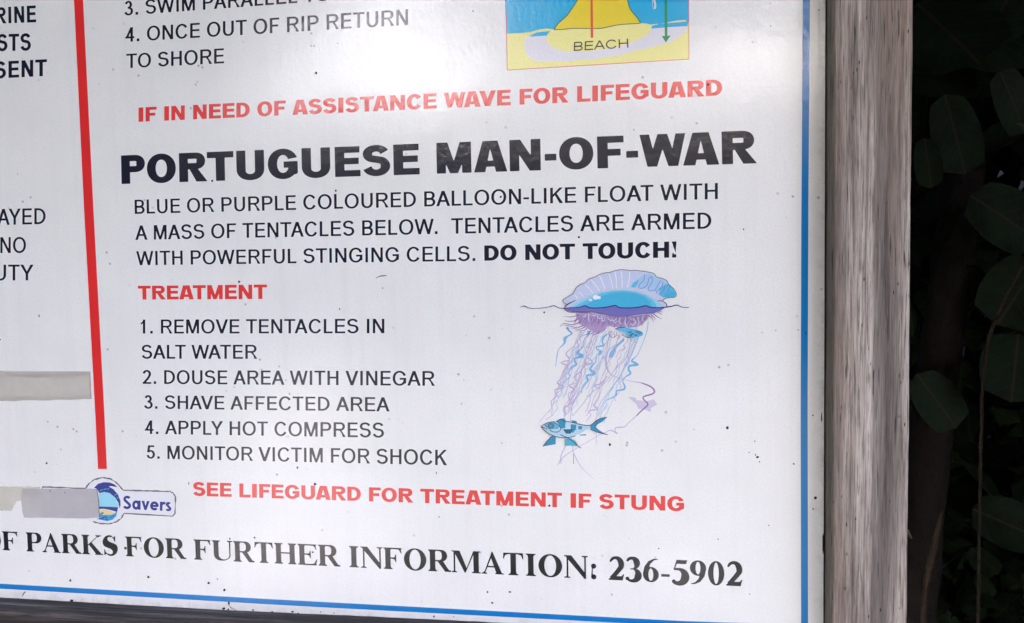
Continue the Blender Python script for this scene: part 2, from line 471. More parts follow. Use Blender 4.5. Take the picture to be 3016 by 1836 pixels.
    if ch in '69':
        pl = [('+', ell(w / 2, .315, w / 2, .33, 0, 354, 50)), ('-', ell(w / 2, .315, w / 2 - a * .95, .33 - h, 0, 354, 50)),
              ('+', [(w * .0, .36), (w * .10, .66), (w * .36, .90), (w * .68, 1.0), (w * .95, 1.01), (w * .95, .98), (w * .68, .92), (w * .46, .76), (w * .36, .52), (w * .33, .36)])]
        if ch == '9':
            pl = [(s, [(w - x, 1 - y) for x, y in p]) for s, p in pl]
        return pl
    if ch == '5':
        def pr(t): return .55 + 1.05 * math.sin(math.pi * t)
        return [('+', [(w * .28, 1), (w * .98, 1), (w * .90, .83), (w * .27, .83)]), ('+', [(w * .28, 1), (w * .33, .85), (w * .16, .57), (w * .09, .57)]),
                ('+', stroke([(w * .10, .60), (w * .30, .605)] + ell(w * .38, .30, w * .46, .305, 78, -140), a * .9, h * 2.4, pr)), ('+', ell(w * .11, .085, .08, .075, 0, 350, 16))]
    if ch == '-': return [('+', rect(0, .25, w, .25 + .115))]
    if ch == ':': return [('+', ell(w / 2, .10, .115, .115, 0, 350, 20)), ('+', ell(w / 2, .57, .115, .115, 0, 350, 20))]
    return []


LW = dict(S=(.66, .03, .04), a=(.66, .04, .06), v=(.64, .01, .01), e=(.68, .03, .03), r=(.40, .06, .0), s=(.48, .03, .03))


def g_round(ch, w, a, b):
    x = .68
    if ch == 'S':
        top = ell(w * .5, .745, w * .47 - a / 2, .255 - b / 2, 30, 236); bot = ell(w * .48, .27, w * .5 - a / 2, .27 - b / 2, 56, -160)
        return [('+', stroke(top + bot, a, b))]
    if ch == 's':
        top = ell(w * .5, x * .745, w * .46 - a / 2, x * .255 - b * .42, 30, 236); bot = ell(w * .48, x * .27, w * .5 - a / 2, x * .27 - b * .42, 56, -160)
        return [('+', stroke(top + bot, a, b * .9))]
    if ch == 'a':
        return [('+', ell(w * .46, x / 2, w * .46, x / 2 + .01, 0, 354, 44)), ('-', ell(w * .46, x / 2, w * .46 - a, x / 2 - b, 0, 354, 44)), ('+', rect(w - a, 0, w, x))]
    if ch == 'v':
        return [('+', [(0, x), (a * 1.1, x), (w / 2 + a * .4, 0), (w / 2 - a * .4, 0)]), ('+', [(w, x), (w - a * 1.1, x), (w / 2 - a * .4, 0), (w / 2 + a * .4, 0)])]
    if ch == 'e':
        return [('+', stroke(ell(w / 2, x / 2, w / 2 - a / 2, x / 2 - b / 2, -2, 318), a, b)), ('+', rect(a * .5, x / 2 - b * .42, w - a * .2, x / 2 + b * .42))]
    if ch == 'r':
        return [('+', rect(0, 0, a, x)), ('+', stroke([(a * .5, x * .60)] + ell(w * .80, x * .52, w * .80 - a / 2, x * .48 - b / 2, 165, 62), a, b))]
    return []


KERN = {}
for pr_ in ('AV', 'VA', 'WA', 'AW', 'TA', 'AT', 'LT', 'LY', 'AY', 'YA', 'LV'): KERN[pr_] = -.085
for pr_ in ('PA', 'FA', 'RT', 'TO', 'RV', 'RW', 'RY', 'UA'): KERN[pr_] = -.03
KERN['F.'] = KERN['P.'] = KERN['W.'] = -.06
_gc = {}


def glyph(font, ch, xs, sv, sh):
    key = (font, ch, round(xs, 2), sv, sh)
    if key in _gc: return _gc[key]
    T = {'sans': SW, 'black': HW, 'serif': TW, 'round': LW}[font]
    w_, l_, r_ = T[ch]
    a = sv / xs
    if font == 'sans' and ch in 'I.!:':
        w_ = a * (1.0 if ch == 'I' else 1.05)
    fn = {'sans': g_sans, 'black': g_sans, 'serif': g_serif, 'round': g_round}[font]
    ops = fn(ch, w_, a, sh)
    tris = []; pts = []
    if ops:
        h = 1 / 46
        xx = np.arange(-.22, w_ + .22 + h, h); yy = np.arange(-.16, 1.16 + h, h)
        X, Y = np.meshgrid(xx, yy)
        f = np.full(X.shape, -9.0)
        for s_, p in ops:
            d = sd_poly(X, Y, p)
            f = np.maximum(f, d) if s_ == '+' else np.minimum(f, -d)
        loops = contours(f, xx, yy)
        if loops:
            flat = [p for lp in loops for p in lp]
            tris = [tuple(t) for t in tessellate_polygon([[Vector((x, y, 0)) for x, y in lp] for lp in loops])]
            pts = flat
    _gc[key] = (pts, tris, w_, l_, r_)
    return _gc[key]


def metrics(font, ch, xs, sv):
    T = {'sans': SW, 'black': HW, 'serif': TW, 'round': LW}[font]
    w_, l_, r_ = T[ch]
    if font == 'sans' and ch in 'I.!:':
        w_ = sv / xs * (1.0 if ch == 'I' else 1.05)
    return w_, l_, r_


def text_line(string, font, quad, mat, name, parent, depth, anchor=None, sv=.142, sh=.128, xs=.8, track=0.0):
    """quad: left-baseline, left-top, right-baseline, right-top of the anchored glyph range, in photo pixels"""
    x = 0; pos = []
    for i, ch in enumerate(string):
        w_, l_, r_ = metrics(font, ch, xs, sv)
        if i and string[i - 1] + ch in KERN: x += KERN[string[i - 1] + ch]
        pos.append((x + l_, w_)); x += l_ + w_ + r_ + track
    i0, i1 = anchor or (0, len(string) - 1)
    X0, X1 = pos[i0][0], pos[i1][0] + pos[i1][1]
    LB, LT, RB, RT = [at(*q, -depth) for q in quad]
    V, F = [], []
    for i, ch in enumerate(string):
        pts, tris, _, _, _ = glyph(font, ch, xs, sv, sh)
        base = len(V)
        for px, py in pts:
            s_ = (pos[i][0] + px - X0) / (X1 - X0)
            V.append(tuple((LB * (1 - s_) + RB * s_) * (1 - py) + (LT * (1 - s_) + RT * s_) * py))
        F += [tuple(base + k for k in t) for t in tris]
    me = bpy.data.meshes.new(name); me.from_pydata(V, [], F); me.update()
    bm = bmesh.new(); bm.from_mesh(me); bm.normal_update()
    for f in bm.faces:
        if f.normal.y > 0: f.normal_flip()
    bm.to_mesh(me); bm.free()
    return link(name, me, mat, parent)


class Art:
    """flat artwork: polygons and pen strokes traced in photo pixels, printed layer over layer"""
    def __init__(s, f, depth, step=1e-5):
        s.f = f; s.d = depth; s.st = step; s.V = []; s.F = []; s.mi = []; s.mats = []; s.y = []
    def _m(s, mat):
        if mat not in s.mats: s.mats.append(mat)
        return s.mats.index(mat)
    def poly(s, pts, mat):
        s.d += s.st
        q = [s.f(x, y) for x, y in pts]
        w3 = [at(u, v, -s.d) for u, v in q]
        base = len(s.V); s.V += w3
        for t in tessellate_polygon([[Vector((p[0], p[2], 0)) for p in w3]]):
            a, b, c = [w3[k] for k in t]
            cr = (b[0] - a[0]) * (c[2] - a[2]) - (b[2] - a[2]) * (c[0] - a[0])
            t = tuple(base + k for k in t)
            s.F.append(t if cr > 0 else t[::-1]); s.mi.append(s._m(mat))
        return s
    def line(s, pts, mat, width=None, smooth=3):
        P = [(p[0], p[1], p[2] if len(p) > 2 else None) for p in pts]
        ww = []; last = width or 8
        for p in P:
            last = p[2] if p[2] is not None else (width or last); ww.append(last)
        A = np.array([[p[0], p[1], w_] for p, w_ in zip(P, ww)], float)
        if smooth > 1 and len(A) > 2:
            B = np.vstack([2 * A[0] - A[1], A, 2 * A[-1] - A[-2]]); out = []
            for i in range(1, len(B) - 2):
                p0, p1, p2, p3 = B[i - 1:i + 3]
                for k in range(smooth):
                    t = k / smooth
                    out.append(.5 * (2 * p1 + (p2 - p0) * t + (2 * p0 - 5 * p1 + 4 * p2 - p3) * t * t + (3 * p1 - p0 - 3 * p2 + p3) * t ** 3))
            out.append(A[-1]); A = np.array(out)
        s.d += s.st; L = []; R_ = []
        for i in range(len(A)):
            t = A[min(i + 1, len(A) - 1), :2] - A[max(i - 1, 0), :2]; t = t / (np.linalg.norm(t) + 1e-9)
            n = np.array([-t[1], t[0]]) * A[i, 2] / 2
            L.append(A[i, :2] + n); R_.append(A[i, :2] - n)
        base = len(s.V)
        for p in L + R_: s.V.append(at(*s.f(*p), -s.d))
        m = s._m(mat); n = len(A)
        for i in range(n - 1):
            s.F.append((base + i, base + i + 1, base + n + i + 1, base + n + i)); s.mi.append(m)
        return s
    def build(s, name, parent, label=None):
        me = bpy.data.meshes.new(name); me.from_pydata([tuple(map(float, v)) for v in s.V], [], s.F); me.update()
        me.polygons.foreach_set('material_index', s.mi)
        o = link(name, me, s.mats, parent)
        if label: o['label'] = label
        return o


def vnoise(x, seed):
    """1-D value noise"""
    r = np.random.RandomState(seed).rand(4096)
    i = np.floor(x).astype(int) % 4096; f = x - np.floor(x); f = f * f * (3 - 2 * f)
    return r[i] * (1 - f) + r[(i + 1) % 4096] * f


# ------------------------------------------------------------------ materials
def wood(name, light, mid, dark, brown, crack=1.0):
    b = NB(name); uv = b.uv()
    streak = b.noise(uv, 1, 6, 0.68, (85, 2.6, 1))
    fine = b.noise(uv, 1, 4, 0.7, (430, 15, 1))
    slow = b.noise(uv, 1, 3, 0.5, (16, 2.0, 1))
    c = b.ramp(streak, [(0.36, dark), (0.48, mid), (0.64, light)])
    band = b.noise(uv, 1, 2, 0.5, (36, .9, 1))
    c = b.mix(b.ramp(band, [(0.40, (.62,) * 3), (0.56, (0, 0, 0))]), c, dark)
    c = b.mix(b.ramp(slow, [(0.45, (0, 0, 0)), (0.7, (.75,) * 3)]), c, brown)
    c = b.mix(b.ramp(fine, [(0.38, (.9,) * 3), (0.49, (0, 0, 0))]), c, tuple(x * .5 for x in mid[:3]) + (1,))
    fib = b.noise(uv, 1, 3, 0.6, (950, 26, 1))
    c = b.mix(1.0, c, b.ramp(fib, [(0.34, (.66, .65, .64)), (0.5, (1, 1, 1)), (0.66, (1.16, 1.16, 1.16))]), 'MULTIPLY')
    # drying cracks: long thin dashes along the grain, and pin holes
    cr = b.noise(uv, 1, 2, 0.5, (620, 17, 1)); gate = b.noise(uv, 1, 2, 0.5, (75, 8, 4))
    crk = b.math('MULTIPLY', b.ramp(cr, [(0.335, (1,) * 3), (0.36, (0,) * 3)]), b.ramp(gate, [(0.44, (0,) * 3), (0.5, (1,) * 3)]))
    v = b.n('ShaderNodeTexVoronoi'); v.inputs['Scale'].default_value = 1.0
    mp = b.n('ShaderNodeMapping'); mp.inputs['Scale'].default_value = (190, 55, 1); b.l(uv, mp.inputs[0]); b.l(mp.outputs[0], v.inputs['Vector'])
    hole = b.math('MULTIPLY', b.ramp(v.outputs['Distance'], [(0.09, (1,) * 3), (0.15, (0,) * 3)]), b.ramp(b.noise(uv, 1, 2, .5, (40, 14, 1)), [(0.5, (0,) * 3), (0.56, (1,) * 3)]))
    m_ = b.math('MULTIPLY', b.math('MAXIMUM', crk, hole), 0.9 * crack)
    c = b.mix(m_, c, (0.018, 0.016, 0.018, 1))
    b.l(c, b.p.inputs['Base Color']); b.set(Roughness=0.82)
    hh = b.math('SUBTRACT', b.math('ADD', b.math('MULTIPLY', streak, .6), b.math('MULTIPLY', fine, .35)), b.math('MULTIPLY', m_, .7))
    b.bump(hh, 0.9, 0.0022)
    return b.m


WHITE = ink((234, 234, 234))
def weather(m):
    b = NB.__new__(NB); b.m = m; b.t = m.node_tree; b.p = next(n for n in b.t.nodes if n.type == 'BSDF_PRINCIPLED')
    base = b.p.inputs['Base Color'].links[0].from_socket; p = b.pos()
    v = b.n('ShaderNodeTexVoronoi'); v.inputs['Scale'].default_value = 62; b.l(p, v.inputs['Vector'])
    dots = b.math('MULTIPLY', b.ramp(v.outputs['Distance'], [(0.05, (1,) * 3), (0.13, (0,) * 3)]), b.ramp(b.noise(p, 11, 3, .6), [(0.53, (0,) * 3), (0.6, (.8,) * 3)]))
    c = b.mix(dots, base, (0.30, 0.27, 0.25, 1))
    rain = b.ramp(b.noise(p, 1, 4, .6, (60, 60, 2.5)), [(0.5, (0,) * 3), (0.72, (.13,) * 3)])
    c = b.mix(rain, c, (0.60, 0.585, 0.57, 1))
    scr = b.math('MULTIPLY', b.ramp(b.noise(p, 1, 2, .5, (22, 1, 420)), [(0.27, (1,) * 3), (0.30, (0,) * 3)]), b.ramp(b.noise(p, 7, 2, .5), [(0.55, (0,) * 3), (0.62, (.4,) * 3)]))
    c = b.mix(scr, c, (0.55, 0.54, 0.55, 1))
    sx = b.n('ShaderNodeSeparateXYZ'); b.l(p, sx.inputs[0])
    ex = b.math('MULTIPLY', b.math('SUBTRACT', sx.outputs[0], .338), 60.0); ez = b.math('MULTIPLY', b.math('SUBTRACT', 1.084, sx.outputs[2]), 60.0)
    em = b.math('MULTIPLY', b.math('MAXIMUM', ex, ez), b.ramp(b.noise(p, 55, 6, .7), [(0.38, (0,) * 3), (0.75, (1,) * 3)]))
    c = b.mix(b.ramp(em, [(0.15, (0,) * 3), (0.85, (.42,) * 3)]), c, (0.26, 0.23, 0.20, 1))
    b.l(c, b.p.inputs['Base Color'])
weather(WHITE)
BLACK = ink((26, 28, 46)); RED = ink((226, 46, 46)); REDL = ink((228, 62, 60)); BLUE = ink((18, 122, 196))
SERIFM = ink((20, 20, 30))
POSTWOOD = wood('weathered_grey_wood', srgb(188, 180, 173), srgb(150, 140, 133), srgb(74, 67, 66), srgb(146, 123, 108))
SIDEWOOD = wood('darker_grey_wood', srgb(158, 152, 140), srgb(128, 122, 112), srgb(84, 79, 72), srgb(124, 114, 98))  # darker, duller wood for the inner side and chamfer of the post
RAILWOOD = wood('dark_rail_wood', srgb(118, 113, 112), srgb(58, 54, 56), srgb(26, 24, 26), srgb(78, 62, 52))  # darker than the post wood, over the whole bottom rail


def leaf_material(name, top, vein, rough=.45):
    b = NB(name); uv = b.uv()
    sx = b.n('ShaderNodeSeparateXYZ'); b.l(uv, sx.inputs[0])
    u, v = sx.outputs[0], sx.outputs[1]
    au = b.math('ABSOLUTE', u)
    mid = b.math('LESS_THAN', au, 0.018)
    side = b.math('LESS_THAN', b.math('ABSOLUTE', b.math('SUBTRACT', b.math('FRACT', b.math('SUBTRACT', b.math('MULTIPLY', v, 6.0), b.math('MULTIPLY', au, 4.0))), 0.5)), 0.035)
    vm = b.math('MAXIMUM', mid, b.math('MULTIPLY', side, 0.55))
    n = b.noise(b.pos(), 14, 4)
    c = b.mix(b.ramp(n, [(0.35, (0, 0, 0)), (0.7, (1, 1, 1))]), top, tuple(x * .6 for x in top[:3]) + (1,))
    b.l(b.mix(vm, c, vein), b.p.inputs['Base Color']); b.set(Roughness=rough, Specular_IOR_Level=.25)
    b.bump(b.math('ADD', vm, b.math('MULTIPLY', n, .4)), .3, .002)
    return b.m


LEAF = leaf_material('sea_grape_leaf', (0.030, 0.056, 0.026, 1), (0.085, 0.066, 0.034, 1), .6)
LEAF2 = leaf_material('hedge_leaf', (0.042, 0.075, 0.028, 1), (0.07, 0.10, 0.04, 1), .55)
DEADLEAF = leaf_material('dry_leaf', (0.028, 0.021, 0.017, 1), (0.05, 0.036, 0.028, 1), .8)


def bark_material(name, c1, c2):
    b = NB(name); p = b.pos()
    n = b.noise(p, 18, 6, .7, (1, 1, .35)); n2 = b.noise(p, 70, 4, .6)
    b.l(b.mix(n, c1, c2), b.p.inputs['Base Color']); b.set(Roughness=.9)
    b.bump(b.math('ADD', n, b.math('MULTIPLY', n2, .4)), .8, .02)
    return b.m


BARK = bark_material('bark', (0.022, 0.016, 0.014, 1), (0.06, 0.045, 0.038, 1))
TWIG = bark_material('dry_twig', (0.05, 0.036, 0.027, 1), (0.12, 0.085, 0.06, 1))


# ------------------------------------------------------------------ ground
def build_ground():
    b = NB('sand_and_leaf_litter'); p = b.pos()
    n = b.noise(p, 3.0, 5, .6); n2 = b.noise(p, 45, 5, .7); n3 = b.noise(p, .35, 3, .5)
    sand = b.mix(n2, (0.46, 0.42, 0.36, 1), (0.58, 0.54, 0.47, 1))
    soil = b.mix(n2, (0.022, 0.017, 0.013, 1), (0.07, 0.05, 0.035, 1))
    grass = b.mix(n2, (0.030, 0.038, 0.018, 1), (0.085, 0.085, 0.045, 1))
    sx = b.n('ShaderNodeSeparateXYZ'); b.l(p, sx.inputs[0])
    X_, Y_ = sx.outputs[0], sx.outputs[1]
    wob = b.math('MULTIPLY', b.math('SUBTRACT', n, .5), 1.3)
    # pale sand track and patch painted on dark grass, standing in for sunlit ground
    lit_track = b.math('SUBTRACT', .55, b.math('ABSOLUTE', b.math('SUBTRACT', X_, b.math('ADD', b.math('MULTIPLY', Y_, .43), -.30))))
    px_ = b.math('SUBTRACT', X_, .10); py_ = b.math('MULTIPLY', b.math('ADD', Y_, 3.3), .55)
    lit_patch = b.math('SUBTRACT', .26, b.math('SQRT', b.math('ADD', b.math('MULTIPLY', px_, px_), b.math('MULTIPLY', py_, py_))))
    m1 = b.math('MAXIMUM', b.math('ADD', lit_track, wob), b.math('ADD', lit_patch, b.math('MULTIPLY', wob, .4)))
    edge = b.math('ADD', Y_, wob)
    c = b.mix(b.ramp(m1, [(0.0, (0,) * 3), (0.18, (1,) * 3)]), grass, sand)
    b.l(b.mix(b.ramp(b.math('ADD', b.math('MULTIPLY', edge, .5), 1.6), [(0.1, (0,) * 3), (0.3, (1,) * 3)]), c, soil), b.p.inputs['Base Color'])
    b.set(Roughness=.95); b.bump(b.math('ADD', n, b.math('MULTIPLY', n2, .5)), .6, .03)
    V, F = [], []
    xs = [-400, -60, -20] + [x * .5 for x in range(-20, 21)] + [20, 60, 400]
    ys = [-400, -60, -20] + [y * .5 for y in range(-24, 21)] + [14, 20, 60, 400]
    for y in ys:
        for x in xs:
            bank = 3.2 * min(1, max(0, (y - 2.9) / 2.2)) ** 1.3 + 2.7 * min(1, max(0, (-y - 14.5) / 2.5))  # unseen banks added to close sky gaps behind the leaves
            V.append((x, y, bank + .05 * noise.noise(Vector((x * .7, y * .7, 0)))))
    nx = len(xs)
    for j in range(len(ys) - 1):
        for i in range(nx - 1):
            F.append((j * nx + i, j * nx + i + 1, (j + 1) * nx + i + 1, (j + 1) * nx + i))
    tag(mesh('ground', V, F, b.m, smooth=True), 'sandy ground with dark leaf litter under the bushes', None, 'structure')


build_ground()

# ------------------------------------------------------------------ the notice board
sign = empty('notice_board', 'white beach safety notice board with printed text in a weathered grey wooden frame', 'sign')
XR, XL, ZB, ZT = .3556, -1.72, 1.068, 2.36


def rail_top(x): return 1.0676 + max(0, (x + .42)) * .0115


def box(name, x0, x1, y0, y1, z0, z1, mat, parent):
    V = [(x, y, z) for x in (x0, x1) for y in (y0, y1) for z in (z0, z1)]
    F = [(0, 1, 3, 2), (4, 6, 7, 5), (0, 4, 5, 1), (2, 3, 7, 6), (0, 2, 6, 4), (1, 5, 7, 3)]
    return mesh(name, V, F, mat, parent)


panel = box('panel', XL, XR - .002, 0, .004, ZB - .012, ZT, WHITE, sign)
box('backing_board', XL, XR + .01, .0045, .016, ZB - .012, ZT, BARK, sign)


def timber(name, mat, prof, seg, axis, seed, nface, top=None, relief=.0009, inner=None):
    """prof: list of (across, depth) corners with a rounded walk; seg: positions along the grain"""
    # densify profile
    pts = []
    for (p, q, n) in prof:
        for k in range(n):
            t = k / n; pts.append((p[0] + (q[0] - p[0]) * t, p[1] + (q[1] - p[1]) * t))
    pts.append(prof[-1][1])
    pts = np.array(pts); n = len(pts)
    tan = np.gradient(pts, axis=0); tan /= np.linalg.norm(tan, axis=1)[:, None] + 1e-9
    nor = np.stack([tan[:, 1], -tan[:, 0]], 1)
    arc = np.concatenate([[0], np.cumsum(np.linalg.norm(np.diff(pts, axis=0), axis=1))])
    V = []; UV = []
    for s in seg:
        u = arc + .004 * (vnoise(np.array([s * 1.7]), seed)[0] - .5) + .003 * (vnoise(np.array([s * 6]), seed + 1)[0] - .5)
        h = (vnoise(u * 130 + 7, seed + 2) * .55 + vnoise(u * 320, seed + 3) * .35 + vnoise(u * 750 + s * .5, seed + 4) * .25 - .55)
        h *= relief * 1.6 * (0.7 + .6 * vnoise(np.array([s * 3]), seed + 5)[0])
        h += .0006 * (vnoise(np.array([s * 14]), seed + 6)[0] - .5) + .0004 * (vnoise(np.array([s * 60]), seed + 8)[0] - .5)
        P = pts + nor * h[:, None]
        for (a, d), ar in zip(P, arc):
            if axis == 'z': V.append((a, d, s))
            else: V.append((s, d, a + (top(s) if top else 0)))
            UV.append((ar + seed * .37, s + seed * .11))
    F = []
    m = len(seg)
    for j in range(m - 1):
        for i in range(n):
            k = (i + 1) % n
            F.append((j * n + i, j * n + k, (j + 1) * n + k, (j + 1) * n + i))
    F.append(tuple(range(n))[::-1]); F.append(tuple((m - 1) * n + i for i in range(n)))
    me = bpy.data.meshes.new(name); me.from_pydata(V, [], F)
    ul = me.uv_layers.new(name='UVMap')
    for lp in me.loops: ul.data[lp.index].uv = UV[lp.vertex_index]
    me.update()
    bm = bmesh.new(); bm.from_mesh(me); bmesh.ops.recalc_face_normals(bm, faces=bm.faces); bm.to_mesh(me); bm.free()
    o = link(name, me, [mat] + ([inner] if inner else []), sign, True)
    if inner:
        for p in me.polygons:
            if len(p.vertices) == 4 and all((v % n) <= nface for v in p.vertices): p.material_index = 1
    return o


XO = .4366
r = .004
post_prof = [((XR, .045), (XR, -.0305), 24), ((XR, -.0305), (XR + .0022, -.0350), 3), ((XR + .0022, -.0350), (XR + .0052, -.038), 3),
             ((XR + .0052, -.038), (XO - .003, -.038), 110), ((XO - .003, -.038), (XO, -.0355), 4), ((XO, -.0355), (XO, .045), 24), ((XO, .045), (XR, .045), 6)]
timber('frame_post', POSTWOOD, post_prof, list(np.linspace(0, .9, 20)) + list(np.linspace(.93, 2.0, 330)) + list(np.linspace(2.05, 2.45, 12)), 'z', 31, 29, inner=SIDEWOOD)
rail_prof = [((0, .045), (0, -.033), 60), ((0, -.033), (-.0015, -.0365), 3), ((-.0015, -.0365), (-.005, -.038), 3), ((-.005, -.038), (-.088, -.038), 70), ((-.088, -.038), (-.088, .045), 10), ((-.088, .045), (0, .045), 6)]
rl = timber('frame_rail', RAILWOOD, rail_prof, list(np.linspace(-1.72, -.8, 20)) + list(np.linspace(-.78, XR - .001, 260)), 'x', 57, 0, rail_top, .0014)
rl['label'] = 'dark bottom rail'
top_prof = [((a + .088 + ZT, d), (a2 + .088 + ZT, d2), max(2, n // 6)) for (a, d), (a2, d2), n in rail_prof]
timber('frame_rail', POSTWOOD, top_prof, list(np.linspace(-1.72, XR - .001, 60)), 'x', 77, 0, None)
left_prof = [((a - XR + XL - .081, d), (a2 - XR + XL - .081, d2), max(2, n // 8)) for (a, d), (a2, d2), n in post_prof]
timber('frame_post', POSTWOOD, left_prof, list(np.linspace(0, 2.45, 50)), 'z', 91, 0)

# printed lettering -------------------------------------------------
D0 = .00012
def Z(ox, oy, k, *pts):
    return [(ox + x / k, oy + y / k) for x, y in pts]


lines = [
    ('3. SWIM PARALLEL TO SHORE', 'sans', ((367, 46.5), (366, 4.5), (876, 9), (876, -35)), BLACK, 'black lettering', dict(anchor=(0, 15), xs=.77)),
    ('4. ONCE OUT OF RIP RETURN', 'sans', ((369, 124.3), (369, 82), (1201.7, 74), (1201.7, 27)), BLACK, 'black lettering', dict(xs=.77)),
    ('TO SHORE', 'sans', ((372, 201.5), (372, 159.5), (660, 186.8), (660, 142.6)), BLACK, 'black lettering', dict(xs=.77)),
    ('IF IN NEED OF ASSISTANCE WAVE FOR LIFEGUARD', 'black', ((408, 359.5), (408, 317.4), (2127, 282), (2127, 234)), REDL, 'red lettering', dict(sv=.30, sh=.20, xs=.96)),
    ('PORTUGUESE MAN-OF-WAR', 'black', ((358, 542.6), (356, 458.5), (2230, 481.4), (2228, 384)), BLACK, 'heading_lettering', dict(sv=.325, sh=.212, xs=.98)),
    ('BLUE OR PURPLE COLOURED BALLOON-LIKE FLOAT WITH', 'sans', ((397, 630.7), (396, 589), (2114.3, 586.8), (2114.3, 539.3)), BLACK, 'black lettering', dict(xs=.80)),
    ('A MASS OF TENTACLES BELOW.  TENTACLES ARE ARMED', 'sans', ((398.5, 707.3), (398, 665), (2095, 674), (2095, 626)), BLACK, 'black lettering', dict(xs=.80)),
    ('WITH POWERFUL STINGING CELLS.', 'sans', ((402, 782), (401, 740.5), (1400, 769), (1400, 724.7)), BLACK, 'black lettering', dict(xs=.80)),
    ('DO NOT TOUCH!', 'black', ((1426.5, 768.5), (1426, 723.5), (1992.6, 759), (1992.6, 711.5)), BLACK, 'bold black lettering', dict(sv=.30, sh=.20, xs=.97)),
    ('TREATMENT', 'black', ((407, 883), (406, 842.5), (786.4, 881), (786.4, 838.5)), REDL, 'red lettering', dict(sv=.29, sh=.20, xs=.97)),
    ('1. REMOVE TENTACLES IN', 'sans', ((414.5, 983), (414.5, 941.8), (1132, 982), (1132, 939.4)), BLACK, 'black lettering', dict(xs=.80)),
    ('SALT WATER', 'sans', ((417, 1057), (417, 1016.5), (758.3, 1057.5), (758, 1016)), BLACK, 'black lettering', dict(xs=.80)),
    ('2. DOUSE AREA WITH VINEGAR', 'sans', ((420.3, 1131), (420, 1090.6), (1281.4, 1136.9), (1281.4, 1093.5)), BLACK, 'black lettering', dict(xs=.80)),
    ('3. SHAVE AFFECTED AREA', 'sans', ((424.8, 1204), (424.5, 1164.6), (1147.5, 1212.5), (1147.5, 1170.8)), BLACK, 'black lettering', dict(xs=.80)),
    ('4. APPLY HOT COMPRESS', 'sans', ((426.5, 1278.3), (426.5, 1238.7), (1131, 1289.6), (1131, 1245.6)), BLACK, 'black lettering', dict(xs=.80)),
    ('5. MONITOR VICTIM FOR SHOCK', 'sans', ((432, 1351), (431.5, 1312), (1317, 1371), (1317, 1325.5)), BLACK, 'black lettering', dict(xs=.80)),
    ('SEE LIFEGUARD FOR TREATMENT IF STUNG', 'black', ((568.2, 1460.6), (568, 1420.2), (2015, 1506.5), (2015, 1463)), REDL, 'red lettering', dict(sv=.29, sh=.20, xs=.96)),
    ('OF PARKS FOR FURTHER INFORMATION: 236-5902', 'serif', ((8, 1621), (5, 1565), (2186.6, 1727.6), (2186.6, 1657.5)), SERIFM, 'serif lettering', dict(anchor=(1, 41), sv=.245, sh=.066, xs=.98)),
    ('MARINE', 'sans', ((25, 167 / 2.42), (24, 50 / 2.42), (106.6, 66), (105.6, 16.3)), BLACK, 'bold black lettering', dict(anchor=(3, 5), sv=.19, sh=.17, xs=.82)),
    ('PESTS', 'sans', ((-9, 366 / 2.42), (-9, 246 / 2.42), (91, 149.4), (91, 98.6)), BLACK, 'bold black lettering', dict(anchor=(2, 4), sv=.19, sh=.17, xs=.82)),
    ('PRESENT', 'sans', ((25, 230), (24.8, 180.5), (138.4, 224.2), (138.4, 174.8)), BLACK, 'bold black lettering', dict(anchor=(4, 6), sv=.19, sh=.17, xs=.82)),
    ('DISPLAYED', 'sans', ((-8, 663.5), (-8, 616), (134.3, 660.4), (134.3, 613.3)), BLACK, 'black lettering', dict(anchor=(5, 8), sv=.14, xs=.80)),
    ('NO', 'sans', ((1, 746), (1, 699), (76.4, 745.3), (76.4, 698.8)), BLACK, 'black lettering', dict(sv=.14, xs=.80)),
    ('DUTY', 'sans', ((-16, 826.5), (-16, 780), (99, 826.5), (99, 780)), BLACK, 'black lettering', dict(anchor=(1, 3), sv=.14, xs=.80)),
]
for s_, font, quad, mat, nm, kw in lines:
    o = text_line(s_, font, quad, mat, nm.replace('bold black lettering', 'bold_lettering').replace(' ', '_'), sign, D0, **kw)
    o['label'] = ('heading reading ' if 'heading' in nm else nm.split()[0] + ' line reading ') + s_.strip()

# rules -------------------------------------------------------------
bar = Art(lambda x, y: (x, y), D0)
bar.poly([(214.5, -60), (217.8, 0), (247.1, 610), (281, 1230), (288.5, 1382), (315, 1382), (308, 1230), (274.8, 610), (244.6, 0), (241.6, -60)], RED)
bar.build('red_divider', sign)
bl = Art(lambda x, y: (x, y), D0)
bl.poly([(2364.9, -120), (2364.7, 0), (2360.4, 620), (2358.2, 1216), (2359.5, 1836), (2359.7, 1841), (2010, 1829.6), (1000, 1776), (800, 1765.3), (0, 1719.5), (-300, 1702),
         (-300, 1717), (0, 1734.3), (800, 1780.8), (1000, 1791.8), (2010, 1845), (2380.2, 1858), (2380, 1836), (2378.7, 1216), (2380.9, 620), (2385.4, 0), (2385.6, -120)], BLUE)
bl.build('blue_border', sign)

